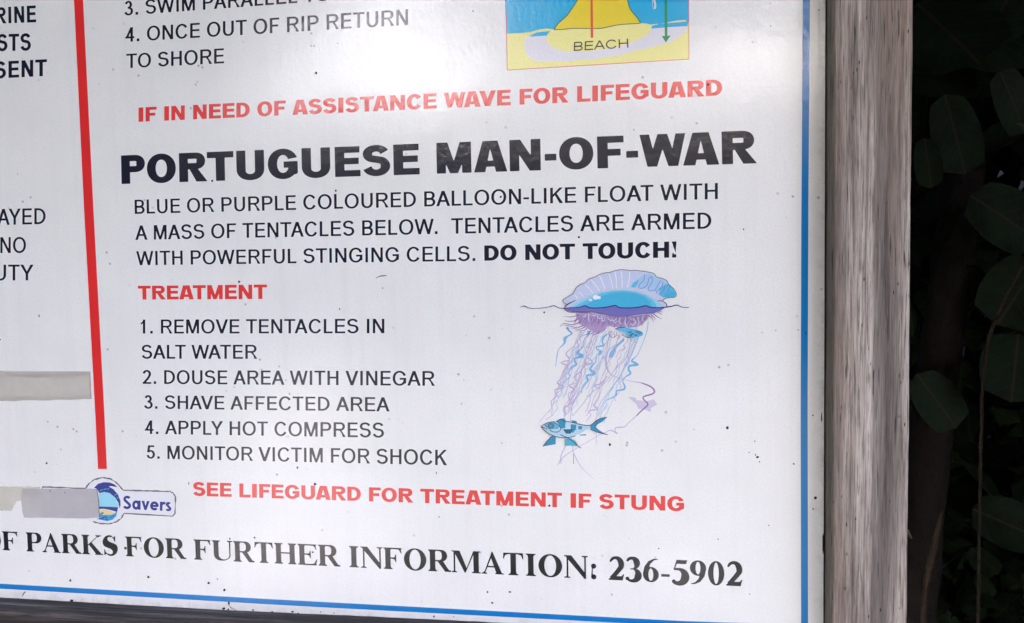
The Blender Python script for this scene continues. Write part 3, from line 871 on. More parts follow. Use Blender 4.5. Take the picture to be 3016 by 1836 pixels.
# rip current diagram ------------------------------------------------
B = lambda x, y: (1460 + x / 4.1067, y / 4.1067)
SKYB = ink((44, 178, 228)); SAND = ink((240, 234, 150)); YEL = ink((238, 215, 52)); GREY = ink((226, 224, 233)); GREEN = ink((38, 146, 92)); ORED = ink((224, 82, 64)); LINE = ink((40, 40, 48))
pic = Art(B, D0)
pic.poly([(105, -420), (128, 200), (138, 850), (2337, 717), (2335, 0), (2334, -420)], SAND)
pic.poly([(105, -420), (115, 0), (134, 408), (330, 400), (430, 388), (480, 372), (540, 358), (620, 348), (710, 358), (900, 352), (1100, 343), (1500, 300), (1750, 283), (1830, 290), (1885, 303), (2080, 276), (2200, 258), (2300, 245),
          (2303, 262), (2080, 280), (1960, 292), (1885, 318), (1888, 350), (2100, 330), (2320, 318), (2334, 250), (2334, -420)], SKYB)
pic.poly([(1880, 300), (1960, 290), (1965, 297), (1885, 312)], SAND)
pic.poly([(2080, 273), (2190, 252), (2300, 243), (2302, 264), (2190, 272), (2080, 282)], SAND)
pic.poly([(400, 443), (450, 412), (490, 395), (560, 385), (662, 378), (640, 400), (618, 434), (430, 446)], SKYB)
pic.poly([(400, 440), (440, 445), (620, 434), (609, 460), (620, 500), (655, 550), (720, 588), (800, 615), (900, 625), (1100, 622), (1300, 597), (1500, 560), (1650, 510), (1780, 455), (1860, 395), (1888, 348), (2100, 330), (2322, 318),
          (2320, 352), (2280, 400), (2220, 450), (2150, 490), (2050, 535), (1900, 570), (1700, 613), (1500, 670), (1200, 715), (900, 740), (600, 752), (500, 745), (440, 725), (385, 680), (350, 600), (345, 500), (360, 465)], GREY)
pic.poly([(1020, -420), (1000, -60), (990, 0), (935, 88), (870, 180), (810, 240), (750, 295), (706, 361), (850, 354), (950, 345), (1250, 346), (1350, 329), (1500, 300), (1748, 284), (1735, 250), (1690, 190), (1640, 130), (1607, 60), (1597, 0), (1590, -60), (1580, -420)], YEL)
pic.line([(1000, -60), (990, 0), (935, 88), (870, 180), (810, 240), (750, 295), (706, 361)], LINE, 9)
pic.line([(704, 362), (850, 354), (950, 345), (1250, 346), (1350, 329), (1500, 300), (1750, 284)], LINE, 9)
pic.line([(1750, 286), (1735, 250), (1690, 190), (1640, 130), (1607, 60), (1597, 0), (1590, -60)], LINE, 9)
pic.line([(1897, -10), (1897, 60), (1912, 120)], GREY, 6); pic.line([(1915, 0), (1930, 60), (1925, 110)], GREY, 22)
pic.poly([(1143, -420), (1146, 0), (1150, 460), (1180, 458), (1173, 0), (1171, -420)], ORED)
pic.poly([(2042, -420), (2044, 0), (2045, 436), (2008, 438), (2058, 516), (2115, 432), (2077, 434), (2074, 0), (2072, -420)], GREEN)
pic.line([(106, -420), (118, 0), (130, 300), (140, 850)], ink((222, 84, 100)), 8, 1)
pic.line([(138, 850), (2337, 717)], ink((222, 84, 100)), 8, 1)
pic.line([(2337, 719), (2336, 0), (2335, -420)], ink((222, 84, 100)), 8, 1)
po = pic.build('rip_current_diagram', sign, 'blue and yellow diagram of a rip current with red and green arrows')
text_line('BEACH', 'sans', (B(943, 619), B(948, 511), B(1605, 579), B(1600, 470)), LINE, 'beach_lettering', po, pic.d + 5e-5, xs=1.25, sv=.13)

# man-of-war illustration -------------------------------------------
J = lambda x, y: (1500 + x / 4.4, 770 + y / 4.4)
FF = lambda x, y: (1500 + x / 3.948, 1050 + y / 3.948)
PALE = ink((196, 206, 233)); PALE2 = ink((168, 202, 236)); CYAN = ink((98, 184, 228)); AQUA = ink((78, 180, 220)); AQL = ink((150, 208, 232)); HULL = ink((118, 114, 186)); FRG = ink((142, 114, 168)); FRGM = ink((178, 156, 200)); INKL = ink((58, 50, 84))
NAVY = ink((34, 56, 122)); LAV = ink((194, 184, 218)); LAV2 = ink((206, 200, 222)); TB = ink((124, 184, 228)); VIO = ink((150, 118, 176)); WHT = ink((236, 236, 242)); LOOP = ink((206, 208, 234)); TEAL = ink((38, 140, 178)); TEALD = ink((22, 92, 122)); FISHP = ink((172, 206, 226))
jd = D0
ten = Art(J, jd)
K = 1.1145
def fj(pts): return [(p[0] * K, 1232 + p[1] * K) + ((p[2] * K,) if len(p) > 2 else ()) for p in pts]
for pts in ([(920, 930, 7), (870, 1060), (790, 1140, 9), (735, 1195, 18), (775, 1260, 15), (768, 1235, 12)],
            [(1130, 960, 7), (1090, 1150, 8), (1000, 1240, 15)], [(1300, 980, 7), (1240, 1150), (1180, 1300), (1120, 1450)],
            [(1480, 1080, 10), (1500, 1130, 15), (1430, 1160, 10), (1380, 1250, 7)], [(1580, 1000, 9), (1540, 1180), (1480, 1300), (1340, 1430, 7)],
            [(1420, 1060, 8), (1290, 1150, 14), (1255, 1260, 18)], [(1000, 1000, 6), (960, 1200, 7), (980, 1330, 9), (930, 1430, 7), (900, 1560, 6)]):
    ten.line(pts, LAV)
for pts in ([(690, 0, 10), (700, 40, 12), (600, 75, 15), (680, 115, 18), (630, 170, 13), (610, 250, 10), (560, 310, 18), (630, 360, 22), (530, 390, 14), (550, 460, 14), (490, 520, 11), (490, 605, 9), (420, 680, 7), (350, 765, 5)],
            [(900, 10, 14), (970, 70, 22), (870, 110, 18), (890, 170, 9), (830, 300, 8), (790, 450, 10), (740, 560, 14), (690, 650, 8), (640, 700, 7)],
            [(1120, 0, 18), (1130, 120, 26), (1180, 210, 10), (1270, 250, 7), (1400, 285, 7), (1540, 310, 14)],
            [(1330, 20, 7), (1200, 190, 8), (1100, 320), (950, 430), (850, 560), (740, 690, 8)],
            [(1090, 0, 8), (1000, 170), (880, 340), (760, 500, 13), (720, 640, 9), (710, 860, 7), (740, 1090, 9), (760, 1150, 11), (830, 1280, 7), (975, 1420, 4)],
            [(1080, 330, 7), (1040, 490), (980, 570, 18), (1030, 610, 18), (920, 640, 14), (950, 680, 9), (890, 760, 7)],
            [(1140, 230, 12), (1060, 320, 18), (980, 340, 15), (1060, 380, 10)], [(850, 160, 10), (760, 240, 18), (790, 300, 10), (690, 340, 16), (750, 380, 20), (710, 450, 12), (700, 540, 9)],
            [(730, 480, 7), (700, 560, 12), (640, 600, 28), (650, 680, 22)], [(1480, 690, 11), (1380, 780, 9), (1340, 820, 12), (1240, 830, 14), (1230, 870, 9), (1260, 900, 15), (1180, 860, 14), (1130, 880, 8), (1040, 920, 6), (850, 1030, 6), (740, 1095, 9), (620, 1180, 9), (600, 1250, 9)],
            [(660, 1040, 9), (610, 1130, 12), (590, 1220, 14), (555, 1270, 5)], [(1000, 740, 6), (1010, 900, 6), (1018, 1030, 4)], [(1230, 320, 6), (1080, 560, 7), (1000, 740, 6)], [(1130, 560, 5), (1060, 690, 6), (980, 900, 4)]):
    ten.line(fj(pts), LAV)
ten.poly([p[:2] for p in fj([(1380, 470), (1470, 480), (1480, 510), (1600, 520), (1680, 500), (1720, 560), (1650, 600), (1640, 650), (1580, 620), (1500, 610), (1480, 560)])], LAV2)
ten.line(fj([(1540, 310, 13), (1640, 350, 17), (1685, 395, 19), (1670, 435, 18), (1560, 470, 17), (1570, 510, 16), (1612, 560, 18), (1540, 630, 16), (1480, 690, 13)]), VIO)
ten.poly([(1490, 985), (1420, 1055), (1340, 1130), (1300, 1190), (1285, 1255), (1330, 1245), (1365, 1180), (1400, 1110), (1490, 1030)], TB)
for pts in ([(745, 855, 40), (775, 900, 24), (812, 935, 22), (770, 965, 18), (720, 1000, 40), (715, 1060, 24), (640, 1140, 9), (622, 1210, 11), (600, 1365, 6)],
            [(1030, 900, 44), (1020, 960, 26), (975, 1010, 12), (960, 1100, 13), (900, 1160, 24), (885, 1195, 36), (960, 1230, 36), (855, 1255, 28), (850, 1300, 26), (870, 1335, 30), (800, 1385, 24), (770, 1440, 15), (782, 1500, 12), (714, 1555, 12), (690, 1600, 7)],
            [(1275, 940, 14), (1220, 985, 26), (1205, 1050, 18), (1225, 1090, 22), (1130, 1110, 20), (1140, 1145, 14), (1195, 1178, 36), (1135, 1220, 18), (1120, 1300, 14), (1105, 1320, 14), (1045, 1400, 34), (1115, 1455, 32), (1005, 1485, 32), (1020, 1545, 26), (980, 1590, 22), (942, 1645, 16), (935, 1710, 12)],
            [(1800, 780, 9), (1785, 900), (1745, 1020, 7), (1700, 1130), (1650, 1230, 9), (1585, 1290, 26), (1670, 1340, 28), (1560, 1355, 28), (1548, 1410, 26), (1572, 1455, 26), (1505, 1500, 15), (1470, 1555, 13), (1498, 1622, 24), (1480, 1662, 26), (1393, 1680, 20), (1382, 1735, 28), (1337, 1767, 17), (1250, 1812, 8), (1205, 1900, 7), (1148, 2012, 7)],
            [(1690, 950, 8), (1630, 1100, 10), (1555, 1270, 15), (1482, 1400, 13), (1415, 1522, 12), (1281, 1700, 8), (1170, 1856, 7), (1130, 1985, 5)]):
    ten.line(pts, TB)
jel = empty('man_of_war_picture', 'x', 'x'); del jel['category']; jel['label'] = 'printed picture of a blue and purple man-of-war with a small fish'; jel.parent = sign
rs = random.Random(4)
for k in range(26):
    x = rs.uniform(900, 1720); y = 900; P = []; dx = rs.uniform(-.42, -.30); amp = rs.uniform(4, 26); ph = rs.uniform(0, 6); end = rs.uniform(1500, 2150)
    while y < end:
        P.append((x + amp * math.sin(ph + y * rs.uniform(.018, .021)), y, rs.uniform(5, 11))); y += 48; x += dx * 48 + rs.uniform(-4, 4)
    ten.line(P, LAV if k % 3 else ink((170, 208, 236)))
ten.build('tentacles', jel)
fr = Art(J, ten.d)
fr.poly([(860, 672), (1000, 664), (1200, 698), (1500, 720), (1700, 700), (1812, 688), (1800, 742), (1735, 800), (1700, 832), (1660, 852), (1560, 862), (1350, 852), (1280, 832), (1210, 905), (1130, 935), (1020, 872), (950, 832), (900, 772), (880, 720)], FRGM)
for k in range(46):
    x0 = 880 + k * 20; yy = 690 + 30 * math.sin(k * .07)
    fr.line([(x0, yy, 7), (x0 - 14 - 6 * math.sin(k * 2.1), yy + 60, 8), (x0 - 40 - 22 * math.sin(k * 1.7), yy + 120 + 25 * math.sin(k * 3.1), 4)], FRG)
for pts in ([(900, 690, 14), (850, 712, 10), (780, 722, 8), (715, 712, 4)], [(900, 740, 16), (830, 775, 10), (760, 778, 8), (718, 766, 4)], [(920, 790, 16), (830, 822, 10), (720, 808, 9), (690, 815, 8), (655, 848, 4)], [(960, 830, 14), (880, 860, 9), (790, 840, 8), (700, 830, 4)],
            [(980, 850, 14), (920, 880, 9), (850, 875, 6), (800, 860, 4)], [(1010, 870, 12), (950, 900, 8), (850, 900, 4)], [(1060, 900, 14), (1020, 940, 9), (950, 965, 4)], [(1100, 910, 12), (1060, 940, 9), (1000, 945, 4)], [(1180, 900, 14), (1130, 945, 9), (1080, 950, 4)], [(1250, 870, 10), (1200, 920, 8), (1120, 945, 4)],
            [(1300, 900, 8), (1290, 950, 8), (1340, 990, 6), (1390, 960, 6), (1385, 910, 5)], [(1350, 930, 6), (1370, 965, 6), (1350, 990, 4)], [(1400, 950, 6), (1430, 980, 6), (1410, 1010, 4)], [(1560, 990, 5), (1575, 1020, 4)],
            [(1800, 700, 14), (1850, 740, 10), (1870, 790, 4)], [(1830, 690, 13), (1880, 730, 9), (1890, 760, 4)], [(1870, 680, 12), (1920, 720, 9), (1980, 750, 4)], [(1920, 660, 10), (1960, 680, 8), (1980, 690, 4)], [(1940, 650, 10), (1990, 660, 4)]):
    fr.line(pts, FRG)
for pts in ([(990, 680, 10), (985, 715, 12), (950, 720, 8)], [(1030, 675, 12), (1030, 740, 14), (1040, 785, 10)], [(1080, 680, 8), (1095, 715, 10), (1120, 690, 8)], [(1140, 700, 9), (1150, 735, 12), (1190, 740, 10), (1195, 705, 8)], [(1215, 715, 8), (1200, 770, 14), (1235, 765, 10), (1240, 715, 8)],
            [(1270, 720, 10), (1300, 760, 12), (1350, 770, 12), (1390, 740, 10)], [(1330, 740, 8), (1370, 800, 10), (1400, 770, 8)], [(1440, 730, 10), (1420, 780, 14), (1450, 810, 12)], [(1510, 730, 10), (1500, 800, 16), (1530, 860, 14)], [(1600, 740, 12), (1640, 790, 16), (1600, 830, 14), (1570, 800, 10)], [(1660, 720, 10), (1680, 790, 16), (1660, 850, 14), (1640, 900, 10)], [(1740, 700, 9), (1720, 750, 12), (1745, 780, 9)], [(1560, 725, 8), (1590, 765, 9)], [(1285, 830, 14), (1270, 870, 12), (1310, 880, 10)]):
    fr.line(pts, LOOP)
fr.poly([(1380, 880), (1440, 865), (1530, 862), (1640, 885), (1725, 915), (1735, 955), (1700, 975), (1600, 990), (1530, 975), (1500, 925)], CYAN)
fr.line([(1370, 880, 7), (1420, 862, 9), (1500, 858, 7)], INKL); fr.line([(1460, 950, 8), (1500, 975, 6), (1530, 985, 9), (1610, 985, 6)], INKL)
for x, y, r_ in ((1560, 915, 26), (1590, 940, 22), (1660, 910, 28), (1690, 930, 26), (1640, 955, 18), (1570, 960, 16)):
    fr.line([(x - r_, y - 8, 8), (x, y + 12, 10), (x + r_ * .6, y - 10, 7), (x + r_, y + 14, 6)], ink((70, 84, 84)))
fr.build('fringe', jel)
fl = Art(J, fr.d)
fl.poly([(745, 552), (703, 532), (698, 500), (722, 484), (762, 458), (815, 430), (845, 390), (865, 345), (920, 302), (980, 280), (1030, 232), (1110, 205), (1160, 175), (1240, 150), (1300, 145), (1370, 122), (1460, 108), (1570, 120), (1640, 118), (1740, 130), (1830, 145), (1880, 165), (1910, 205), (1990, 225),
         (2045, 255), (2065, 300), (2120, 345), (2150, 385), (2165, 430), (2145, 465), (2080, 470), (2030, 480), (1985, 510), (2030, 545), (2048, 590), (1600, 605), (1000, 605), (725, 600), (770, 550)], PALE)
fl.poly([(1570, 330), (1600, 280), (1665, 235), (1740, 170), (1830, 165), (1905, 205), (1990, 228), (2045, 258), (2065, 300), (2120, 345), (2163, 430), (2140, 464), (2000, 470), (1940, 440), (1900, 400), (1800, 370), (1700, 345), (1610, 342)], PALE2)
fl.poly([(1575, 335), (1605, 280), (1680, 235), (1660, 300), (1620, 342)], CYAN)
fl.poly([(1950, 345), (2060, 285), (2120, 345), (2163, 430), (2140, 464), (2000, 470), (1940, 432)], CYAN)
fl.poly([(2000, 468), (2140, 464), (2163, 430), (2135, 385), (2060, 410)], AQUA)
for x, y, x2, y2 in ((900, 400, 960, 460), (980, 300, 1090, 420), (1060, 240, 1170, 390), (1170, 190, 1240, 370), (1290, 160, 1340, 360), (1450, 130, 1460, 350), (1560, 140, 1530, 340), (1370, 140, 1390, 350), (850, 440, 880, 490)):
    fl.line([(x, y, 13), ((x + x2) / 2 + 8, (y + y2) / 2, 10), (x2, y2, 10)], WHT)
for pts in ([(1750, 175, 7), (1745, 240), (1690, 300), (1680, 345), (1740, 345), (1790, 300), (1810, 220), (1850, 200)], [(1850, 200, 7), (1850, 270), (1800, 350), (1820, 385), (1890, 370), (1930, 300), (1960, 250)], [(1990, 270, 7), (1980, 330), (1910, 390), (1920, 420)], [(2020, 300, 6), (2000, 380), (1945, 440)], [(2080, 330, 6), (2050, 400), (1990, 465)]):
    fl.line(pts, ink((116, 112, 178)))
fl.poly([(775, 598), (800, 580), (900, 495), (1050, 425), (1200, 380), (1350, 356), (1500, 352), (1660, 370), (1790, 415), (1890, 470), (1985, 540), (2030, 598)], LAV2)
fl.poly([(790, 600), (815, 578), (905, 508), (1050, 442), (1200, 397), (1350, 373), (1500, 370), (1650, 388), (1780, 432), (1880, 488), (1960, 550), (2010, 600)], AQL)
fl.poly([(840, 600), (900, 555), (980, 515), (1060, 470), (1200, 412), (1350, 385), (1500, 380), (1640, 398), (1760, 440), (1850, 498), (1900, 560), (1910, 600)], ink((104, 190, 224)))
fl.poly([(950, 600), (1000, 560), (1080, 515), (1190, 455), (1320, 415), (1480, 400), (1620, 415), (1740, 455), (1820, 520), (1850, 600)], AQUA)
for x, y, rx, ry in ((1120, 467, 38, 30), (1165, 472, 22, 20), (1052, 502, 24, 16)):
    fl.poly([(x + rx * math.cos(t / 16 * 6.283), y + ry * math.sin(t / 16 * 6.283)) for t in range(16)], WHT)
fl.poly([(715, 612), (760, 642), (830, 660), (1080, 660), (1200, 685), (1300, 705), (1400, 715), (1520, 718), (1620, 700), (1750, 685), (1860, 680), (1960, 640), (2012, 606), (1830, 597), (1770, 580), (1680, 597), (1560, 606), (1430, 601), (1370, 577), (1280, 594), (1150, 606), (1040, 603), (980, 580), (900, 598), (780, 604)], HULL)
crest = [(742, 553, 9), (703, 532), (698, 500), (722, 484, 7), (762, 458), (815, 430), (845, 390), (865, 345), (920, 302), (980, 280), (1030, 232), (1110, 205), (1160, 175, 6), (1240, 150), (1300, 145), (1370, 122), (1460, 108), (1570, 120), (1640, 118), (1740, 130), (1830, 145), (1880, 165), (1910, 205), (1990, 225, 7),
         (2045, 255), (2065, 300), (2120, 345), (2150, 385), (2165, 430), (2145, 465), (2080, 470), (2030, 480, 8), (1985, 512, 10), (2030, 545, 11), (2045, 590, 11)]
fl.line(crest, INKL, 7); fl.line([(1925, 512, 9), (1985, 514, 9)], INKL)
fl.line([(858, 505, 7), (800, 535, 12), (760, 555, 14), (728, 585, 10), (712, 615, 9), (745, 642, 9), (800, 660, 8), (1080, 660, 7), (1200, 688, 5)], INKL)
fl.line([(140, 595, 4), (195, 580, 13), (250, 605, 9), (320, 612, 7), (430, 605, 8), (500, 595, 9), (580, 577, 12), (640, 603, 9), (710, 610, 9), (780, 602, 10), (900, 597), (980, 576, 14), (1040, 602), (1150, 605), (1280, 592), (1370, 573, 14), (1430, 600), (1560, 605), (1680, 595), (1770, 576, 14), (1830, 597), (1950, 602), (2050, 592), (2110, 582), (2175, 568, 13), (2240, 595, 10), (2330, 600, 9)], NAVY)
fl.build('float', jel)
fi = Art(FF, fl.d)
fi.poly([(372, 820), (400, 795), (450, 770), (530, 758), (600, 725), (640, 720), (660, 755), (720, 762), (780, 775), (850, 795), (940, 802), (1010, 745), (1080, 715), (1135, 710), (1085, 760), (1030, 790), (1000, 820), (1035, 850), (1090, 885), (1145, 912), (1060, 895), (980, 868), (940, 850), (900, 850), (820, 900), (720, 938), (640, 948), (560, 938), (490, 915), (430, 870), (380, 838)], FISHP)
fi.poly([(400, 800), (450, 772), (530, 762), (590, 820), (560, 845), (470, 850), (440, 820)], ink((92, 176, 204)))
fi.poly([(545, 760), (600, 726), (640, 720), (660, 756), (650, 800), (655, 830), (600, 842), (575, 790)], TEAL)
fi.poly([(720, 742), (780, 752), (790, 776), (730, 766)], TEAL); fi.poly([(715, 790), (780, 795), (775, 850), (740, 890), (712, 880)], TEAL); fi.poly([(628, 855), (738, 850), (712, 900), (660, 898)], TEALD)
fi.poly([(800, 812), (850, 812), (840, 850), (805, 850)], TEAL); fi.poly([(820, 912), (890, 905), (895, 920), (820, 922)], TEAL)
fi.poly([(940, 806), (1010, 750), (1080, 718), (1132, 711), (1085, 758), (1030, 790), (1000, 820), (1035, 852), (1090, 887), (1140, 910), (1060, 893), (980, 864), (945, 846)], TEAL)
fi.poly([(500, 925), (540, 932), (540, 1022), (470, 1034), (388, 1048), (440, 985)], TEAL); fi.poly([(650, 958), (700, 950), (770, 985), (800, 1042), (720, 1038), (648, 1040)], ink((70, 168, 198)))
for pts, wd in (([(372, 818), (400, 795), (450, 770), (530, 758)], 8), ([(375, 822), (400, 850), (440, 885), (490, 915), (560, 938), (640, 948), (720, 938), (770, 925)], 8), ([(545, 758), (600, 730), (640, 755), (720, 765), (850, 797), (940, 803), (1010, 748), (1080, 717), (1135, 711)], 9),
                ([(520, 768), (580, 805), (598, 850), (560, 880), (500, 875), (470, 855)], 8), ([(372, 820), (430, 838), (440, 855)], 8), ([(410, 800), (450, 830), (475, 850)], 7), ([(940, 850), (980, 866), (1060, 893), (1145, 912)], 8), ([(500, 925), (440, 985), (390, 1050)], 9), ([(595, 912), (680, 950), (740, 990), (830, 1068)], 9), ([(628, 852), (740, 852)], 8), ([(1020, 760), (1000, 820), (1030, 860)], 6), ([(745, 1140), (748, 1250)], 5)):
    fi.line(pts, INKL, wd)
for rr in (32, 17):
    fi.line([(486 + rr * math.cos(t / 12 * 6.283), 806 + rr * .9 * math.sin(t / 12 * 6.283)) for t in range(13)], INKL, 7)
fi.build('fish', jel)

# sticker and tape ---------------------------------------------------
G = lambda x, y: (x / 4.4, 1380 + y / 4.4)
st = Art(G, D0)
outl = [(540, 270), (556, 240), (700, 245), (1105, 262), (1150, 200), (1220, 145), (1330, 120), (1430, 135), (1500, 178), (1560, 240), (1595, 283), (1760, 288), (2000, 294), (2200, 299), (2245, 318), (2275, 370), (2268, 590), (2235, 620), (2000, 605), (1605, 583), (1570, 650), (1510, 692), (1420, 720), (1310, 716), (1200, 690), (1100, 650), (560, 640)]
st.poly(outl, ink((228, 229, 236)))
GRIME = ink((42, 37, 40), gloss=.5)
def grimy(pts, wd, seed):
    rr = random.Random(seed); out = []
    for i in range(len(pts) - 1):
        n = 5
        for k in range(n):
            t = k / n; out.append((pts[i][0] + (pts[i + 1][0] - pts[i][0]) * t + rr.uniform(-1.5, 1.5), pts[i][1] + (pts[i + 1][1] - pts[i][1]) * t + rr.uniform(-2, 2), wd * rr.uniform(.5, 1.3)))
    return out + [pts[-1]]
st.line(grimy(outl[:25], 17, 3), ink((84, 80, 92), gloss=.5), 8, 1)
wave = ink((50, 58, 140)); ltb = ink((150, 212, 236)); trq = ink((52, 152, 208))
st.poly([(1285, 330), (1350, 308), (1420, 322), (1490, 375), (1535, 470), (1530, 505), (1280, 497)], ltb)
st.poly([(1215, 255), (1270, 200), (1340, 180), (1420, 183), (1480, 205), (1525, 245), (1440, 230), (1410, 235), (1470, 270), (1530, 340), (1560, 420), (1562, 480), (1550, 520), (1535, 450), (1490, 375), (1420, 320), (1350, 306), (1290, 322), (1255, 265)], wave)
for x, y, q in ((1310, 285, 20), (1360, 270, 22), (1400, 268, 14), (1500, 340, 18), (1525, 380, 12)):
    st.line([(x - q, y + 8, 8), (x, y, 16), (x + q, y - 10, 6)], trq)
st.poly([(1285, 600), (1330, 580), (1450, 590), (1520, 560), (1505, 620), (1460, 665), (1390, 684), (1250, 655), (1290, 640)], trq)
st.poly([(1295, 545), (1350, 528), (1430, 548), (1495, 580), (1450, 604), (1330, 602), (1290, 585)], ink((222, 208, 162)))
st.poly([(1283, 494), (1400, 498), (1530, 504), (1518, 566), (1430, 540), (1350, 524), (1288, 526)], wave)
st.line([(1290, 590, 6), (1340, 572, 12), (1300, 610, 8)], TEALD); st.line([(1320, 640, 10), (1370, 630, 14), (1390, 660, 10), (1360, 665, 8)], wave); st.line([(1430, 640, 6), (1470, 610, 9), (1485, 605, 6)], wave); st.line([(1285, 650, 14), (1350, 655, 10)], wave)
so = st.build('sticker', sign, 'die-cut white sticker with a blue wave emblem')
text_line('Savers', 'round', (G(1592, 526), G(1596, 352), G(2222, 556), G(2224, 384)), wave, 'sticker_lettering', so, st.d + 5e-5, sv=.20, sh=.19, xs=1.0)


def tape_material(name, c1, c2, c3, alpha=.52):
    b = NB(name); p = b.pos()
    n = b.noise(p, 40, 5, .65); n2 = b.noise(p, 300, 3, .6)
    c = b.mix(b.ramp(n, [(0.35, (0,) * 3), (0.65, (1,) * 3)]), c1, c2)
    b.l(b.mix(b.ramp(n2, [(0.62, (0,) * 3), (0.75, (.6,) * 3)]), c, c3), b.p.inputs['Base Color'])
    b.set(Roughness=.38, Alpha=alpha); b.bump(n, .4, .0012)
    return b.m


TAPE = tape_material('old_tape', srgb(206, 197, 186), srgb(194, 186, 178), srgb(172, 162, 150))
TAPE2 = tape_material('grey_tape', srgb(190, 184, 184), srgb(180, 175, 178), srgb(158, 150, 150))
GLUE = tape_material('yellowed_glue', srgb(204, 196, 174), srgb(216, 212, 204), srgb(172, 158, 126))
GL2 = tape_material('dirty_tape_edge', srgb(192, 184, 180), srgb(202, 195, 190), srgb(160, 150, 144), .5)


def rough_edge(pts, amp, seed, n=7):
    rr = random.Random(seed); out = []
    for i in range(len(pts)):
        a, b_ = pts[i], pts[(i + 1) % len(pts)]
        for k in range(n):
            t = k / n; out.append((a[0] + (b_[0] - a[0]) * t + (rr.uniform(-amp, amp) if k else 0), a[1] + (b_[1] - a[1]) * t + (rr.uniform(-amp, amp) if k else 0)))
    return out


tp = Art(lambda x, y: (x, y), D0)
tp.poly(rough_edge([(-120, 1092), (266, 1094.5), (270, 1175), (-120, 1181)], .7, 2), TAPE)
tp.poly(rough_edge([(10, 1096), (262, 1096), (262, 1106), (180, 1112), (100, 1114), (20, 1108)], 1.2, 5), GL2)
tp.poly(rough_edge([(-60, 1172), (60, 1166), (200, 1170), (268, 1163), (269, 1176), (120, 1180), (-60, 1183)], 1.2, 6), GL2)
tp.line([(264, 1096, 1.0), (265, 1130, 1.5), (268, 1174, 1.2)], ink((120, 108, 96), gloss=.4), 1.2, 1)
tp.build('tape_strip', sign, 'old clear tape strip yellowed at its edges')
tp = Art(G, st.d + 8e-5)
tp.poly(rough_edge([(-300, 240), (280, 236), (520, 240), (520, 300), (260, 420), (210, 430), (150, 545), (0, 545), (-300, 550)], 7, 9), GLUE)
tp.poly(rough_edge([(285, 262), (700, 262), (1254, 266), (1278, 400), (1288, 636), (1100, 648), (700, 640), (310, 636), (290, 560), (275, 420)], 3, 12), TAPE2)
tp.line([(1256, 268, 5), (1280, 420, 6), (1290, 636, 7)], GRIME, 5, 1)
tp.build('tape_strip', sign, 'grey lilac tape strip across the sticker')

# specks, cobweb and dirt on the board --------------------------------
SPECK = bark_material('insect_dirt', (0.012, 0.010, 0.010, 1), (0.035, 0.028, 0.026, 1))
sp = [(931, 215, 7, 9), (625, 533, 6, 8), (989, 562, 6, 7), (1475, 580, 7, 6), (1705, 699, 6, 7), (704, 830, 7, 8), (1127, 849, 4, 4), (1603, 921, 5, 6), (1000, 911, 4, 5), (115, 931, 4, 8), (0, 1001, 5, 5), (137, 1365, 6, 7),
      (876, 1378, 5, 8), (842, 1120, 4, 4), (928, 1426, 8, 8), (1618, 1490, 8, 8), (2142, 1260, 9, 10), (1796, 1310, 7, 9), (2231, 1347, 8, 7), (2225, 1340, 4, 5), (2237, 1361, 4, 4), (2206, 1333, 4, 3), (2338, 1367, 6, 5), (2402, 1467, 9, 10), (2395, 1500, 5, 5), (2394, 1224, 5, 5), (2223, 1300, 4, 4),
      (437, 1700, 7, 8), (615, 1718, 8, 7), (661, 1738, 8, 9), (207, 1710, 6, 8), (369, 1615, 9, 9), (677, 1587, 5, 6), (921, 1627, 6, 6), (750, 1584, 5, 6), (148, 1447, 5, 5), (191, 1452, 5, 4), (2085, 249, 7, 9), (1436, 1744, 6, 6), (1502, 1744, 7, 6), (1450, 1776, 7, 6),
      (2190, 676, 4, 6), (2412, 29, 4, 4), (2270, 77, 3, 3), (1867, 383, 4, 4), (1393, 33, 3, 4), (2351, 972, 4, 4), (2373, 982, 6, 7), (2264, 1548, 4, 4), (2115, 1589, 4, 4), (2208, 1750, 3, 4), (1940, 1616, 4, 4), (640, 1706, 4, 4), (942, 147, 3, 3), (556, 1424, 3, 8), (1478, 1306, 3, 4), (1293, 1523, 4, 4), (1285, 1394, 3, 9),
      (745, 1797, 9, 7), (802, 1803, 10, 8), (862, 1802, 11, 9), (878, 1807, 8, 6), (944, 1803, 6, 6), (984, 1806, 5, 5), (674, 1777, 6, 9), (659, 1793, 14, 11), (672, 1796, 7, 12), (1278, 1816, 8, 10), (1336, 1817, 6, 5), (211, 1769, 10, 7), (282, 1780, 8, 6), (480, 1790, 7, 5), (2420, 1230, 4, 30), (2424, 1600, 4, 60)]
for (u, v, dx, dy) in sp:
    if v > 1790: dx *= .72; dy *= .7
    n = 10; rr = random.Random(int(u * 7 + v)); V, F = [], []
    for sc, dep in ((1.0, D0 * 1.5), (.6, .0007)):
        for k in range(n):
            t = k / n * 2 * math.pi; q = sc * rr.uniform(.75, 1.2)
            V.append(at(u + dx * .5 * q * math.cos(t), v + dy * .5 * q * math.sin(t), -dep))
    V.append(at(u, v, -.0010))
    for k in range(n):
        k2 = (k + 1) % n
        F.append((k, k2, n + k2, n + k)); F.append((n + k, n + k2, 2 * n))
    mesh('dirt_speck', V, F, SPECK, panel, True)
sc_ = Art(lambda x, y: (x, y), .0011)
SCR = ink((120, 112, 116), gloss=.4); WEB = ink((150, 148, 152), gloss=.6)
hr = Art(lambda x, y: (x, y), .0009)
hr.line([(1107, 820, 1.5), (1116, 815, 2.5), (1126, 813, 3.5), (1139, 812, 2)], ink((96, 84, 84), gloss=.4))
hr.build('stray_hair', panel)
hr = Art(lambda x, y: (x, y), .0009)
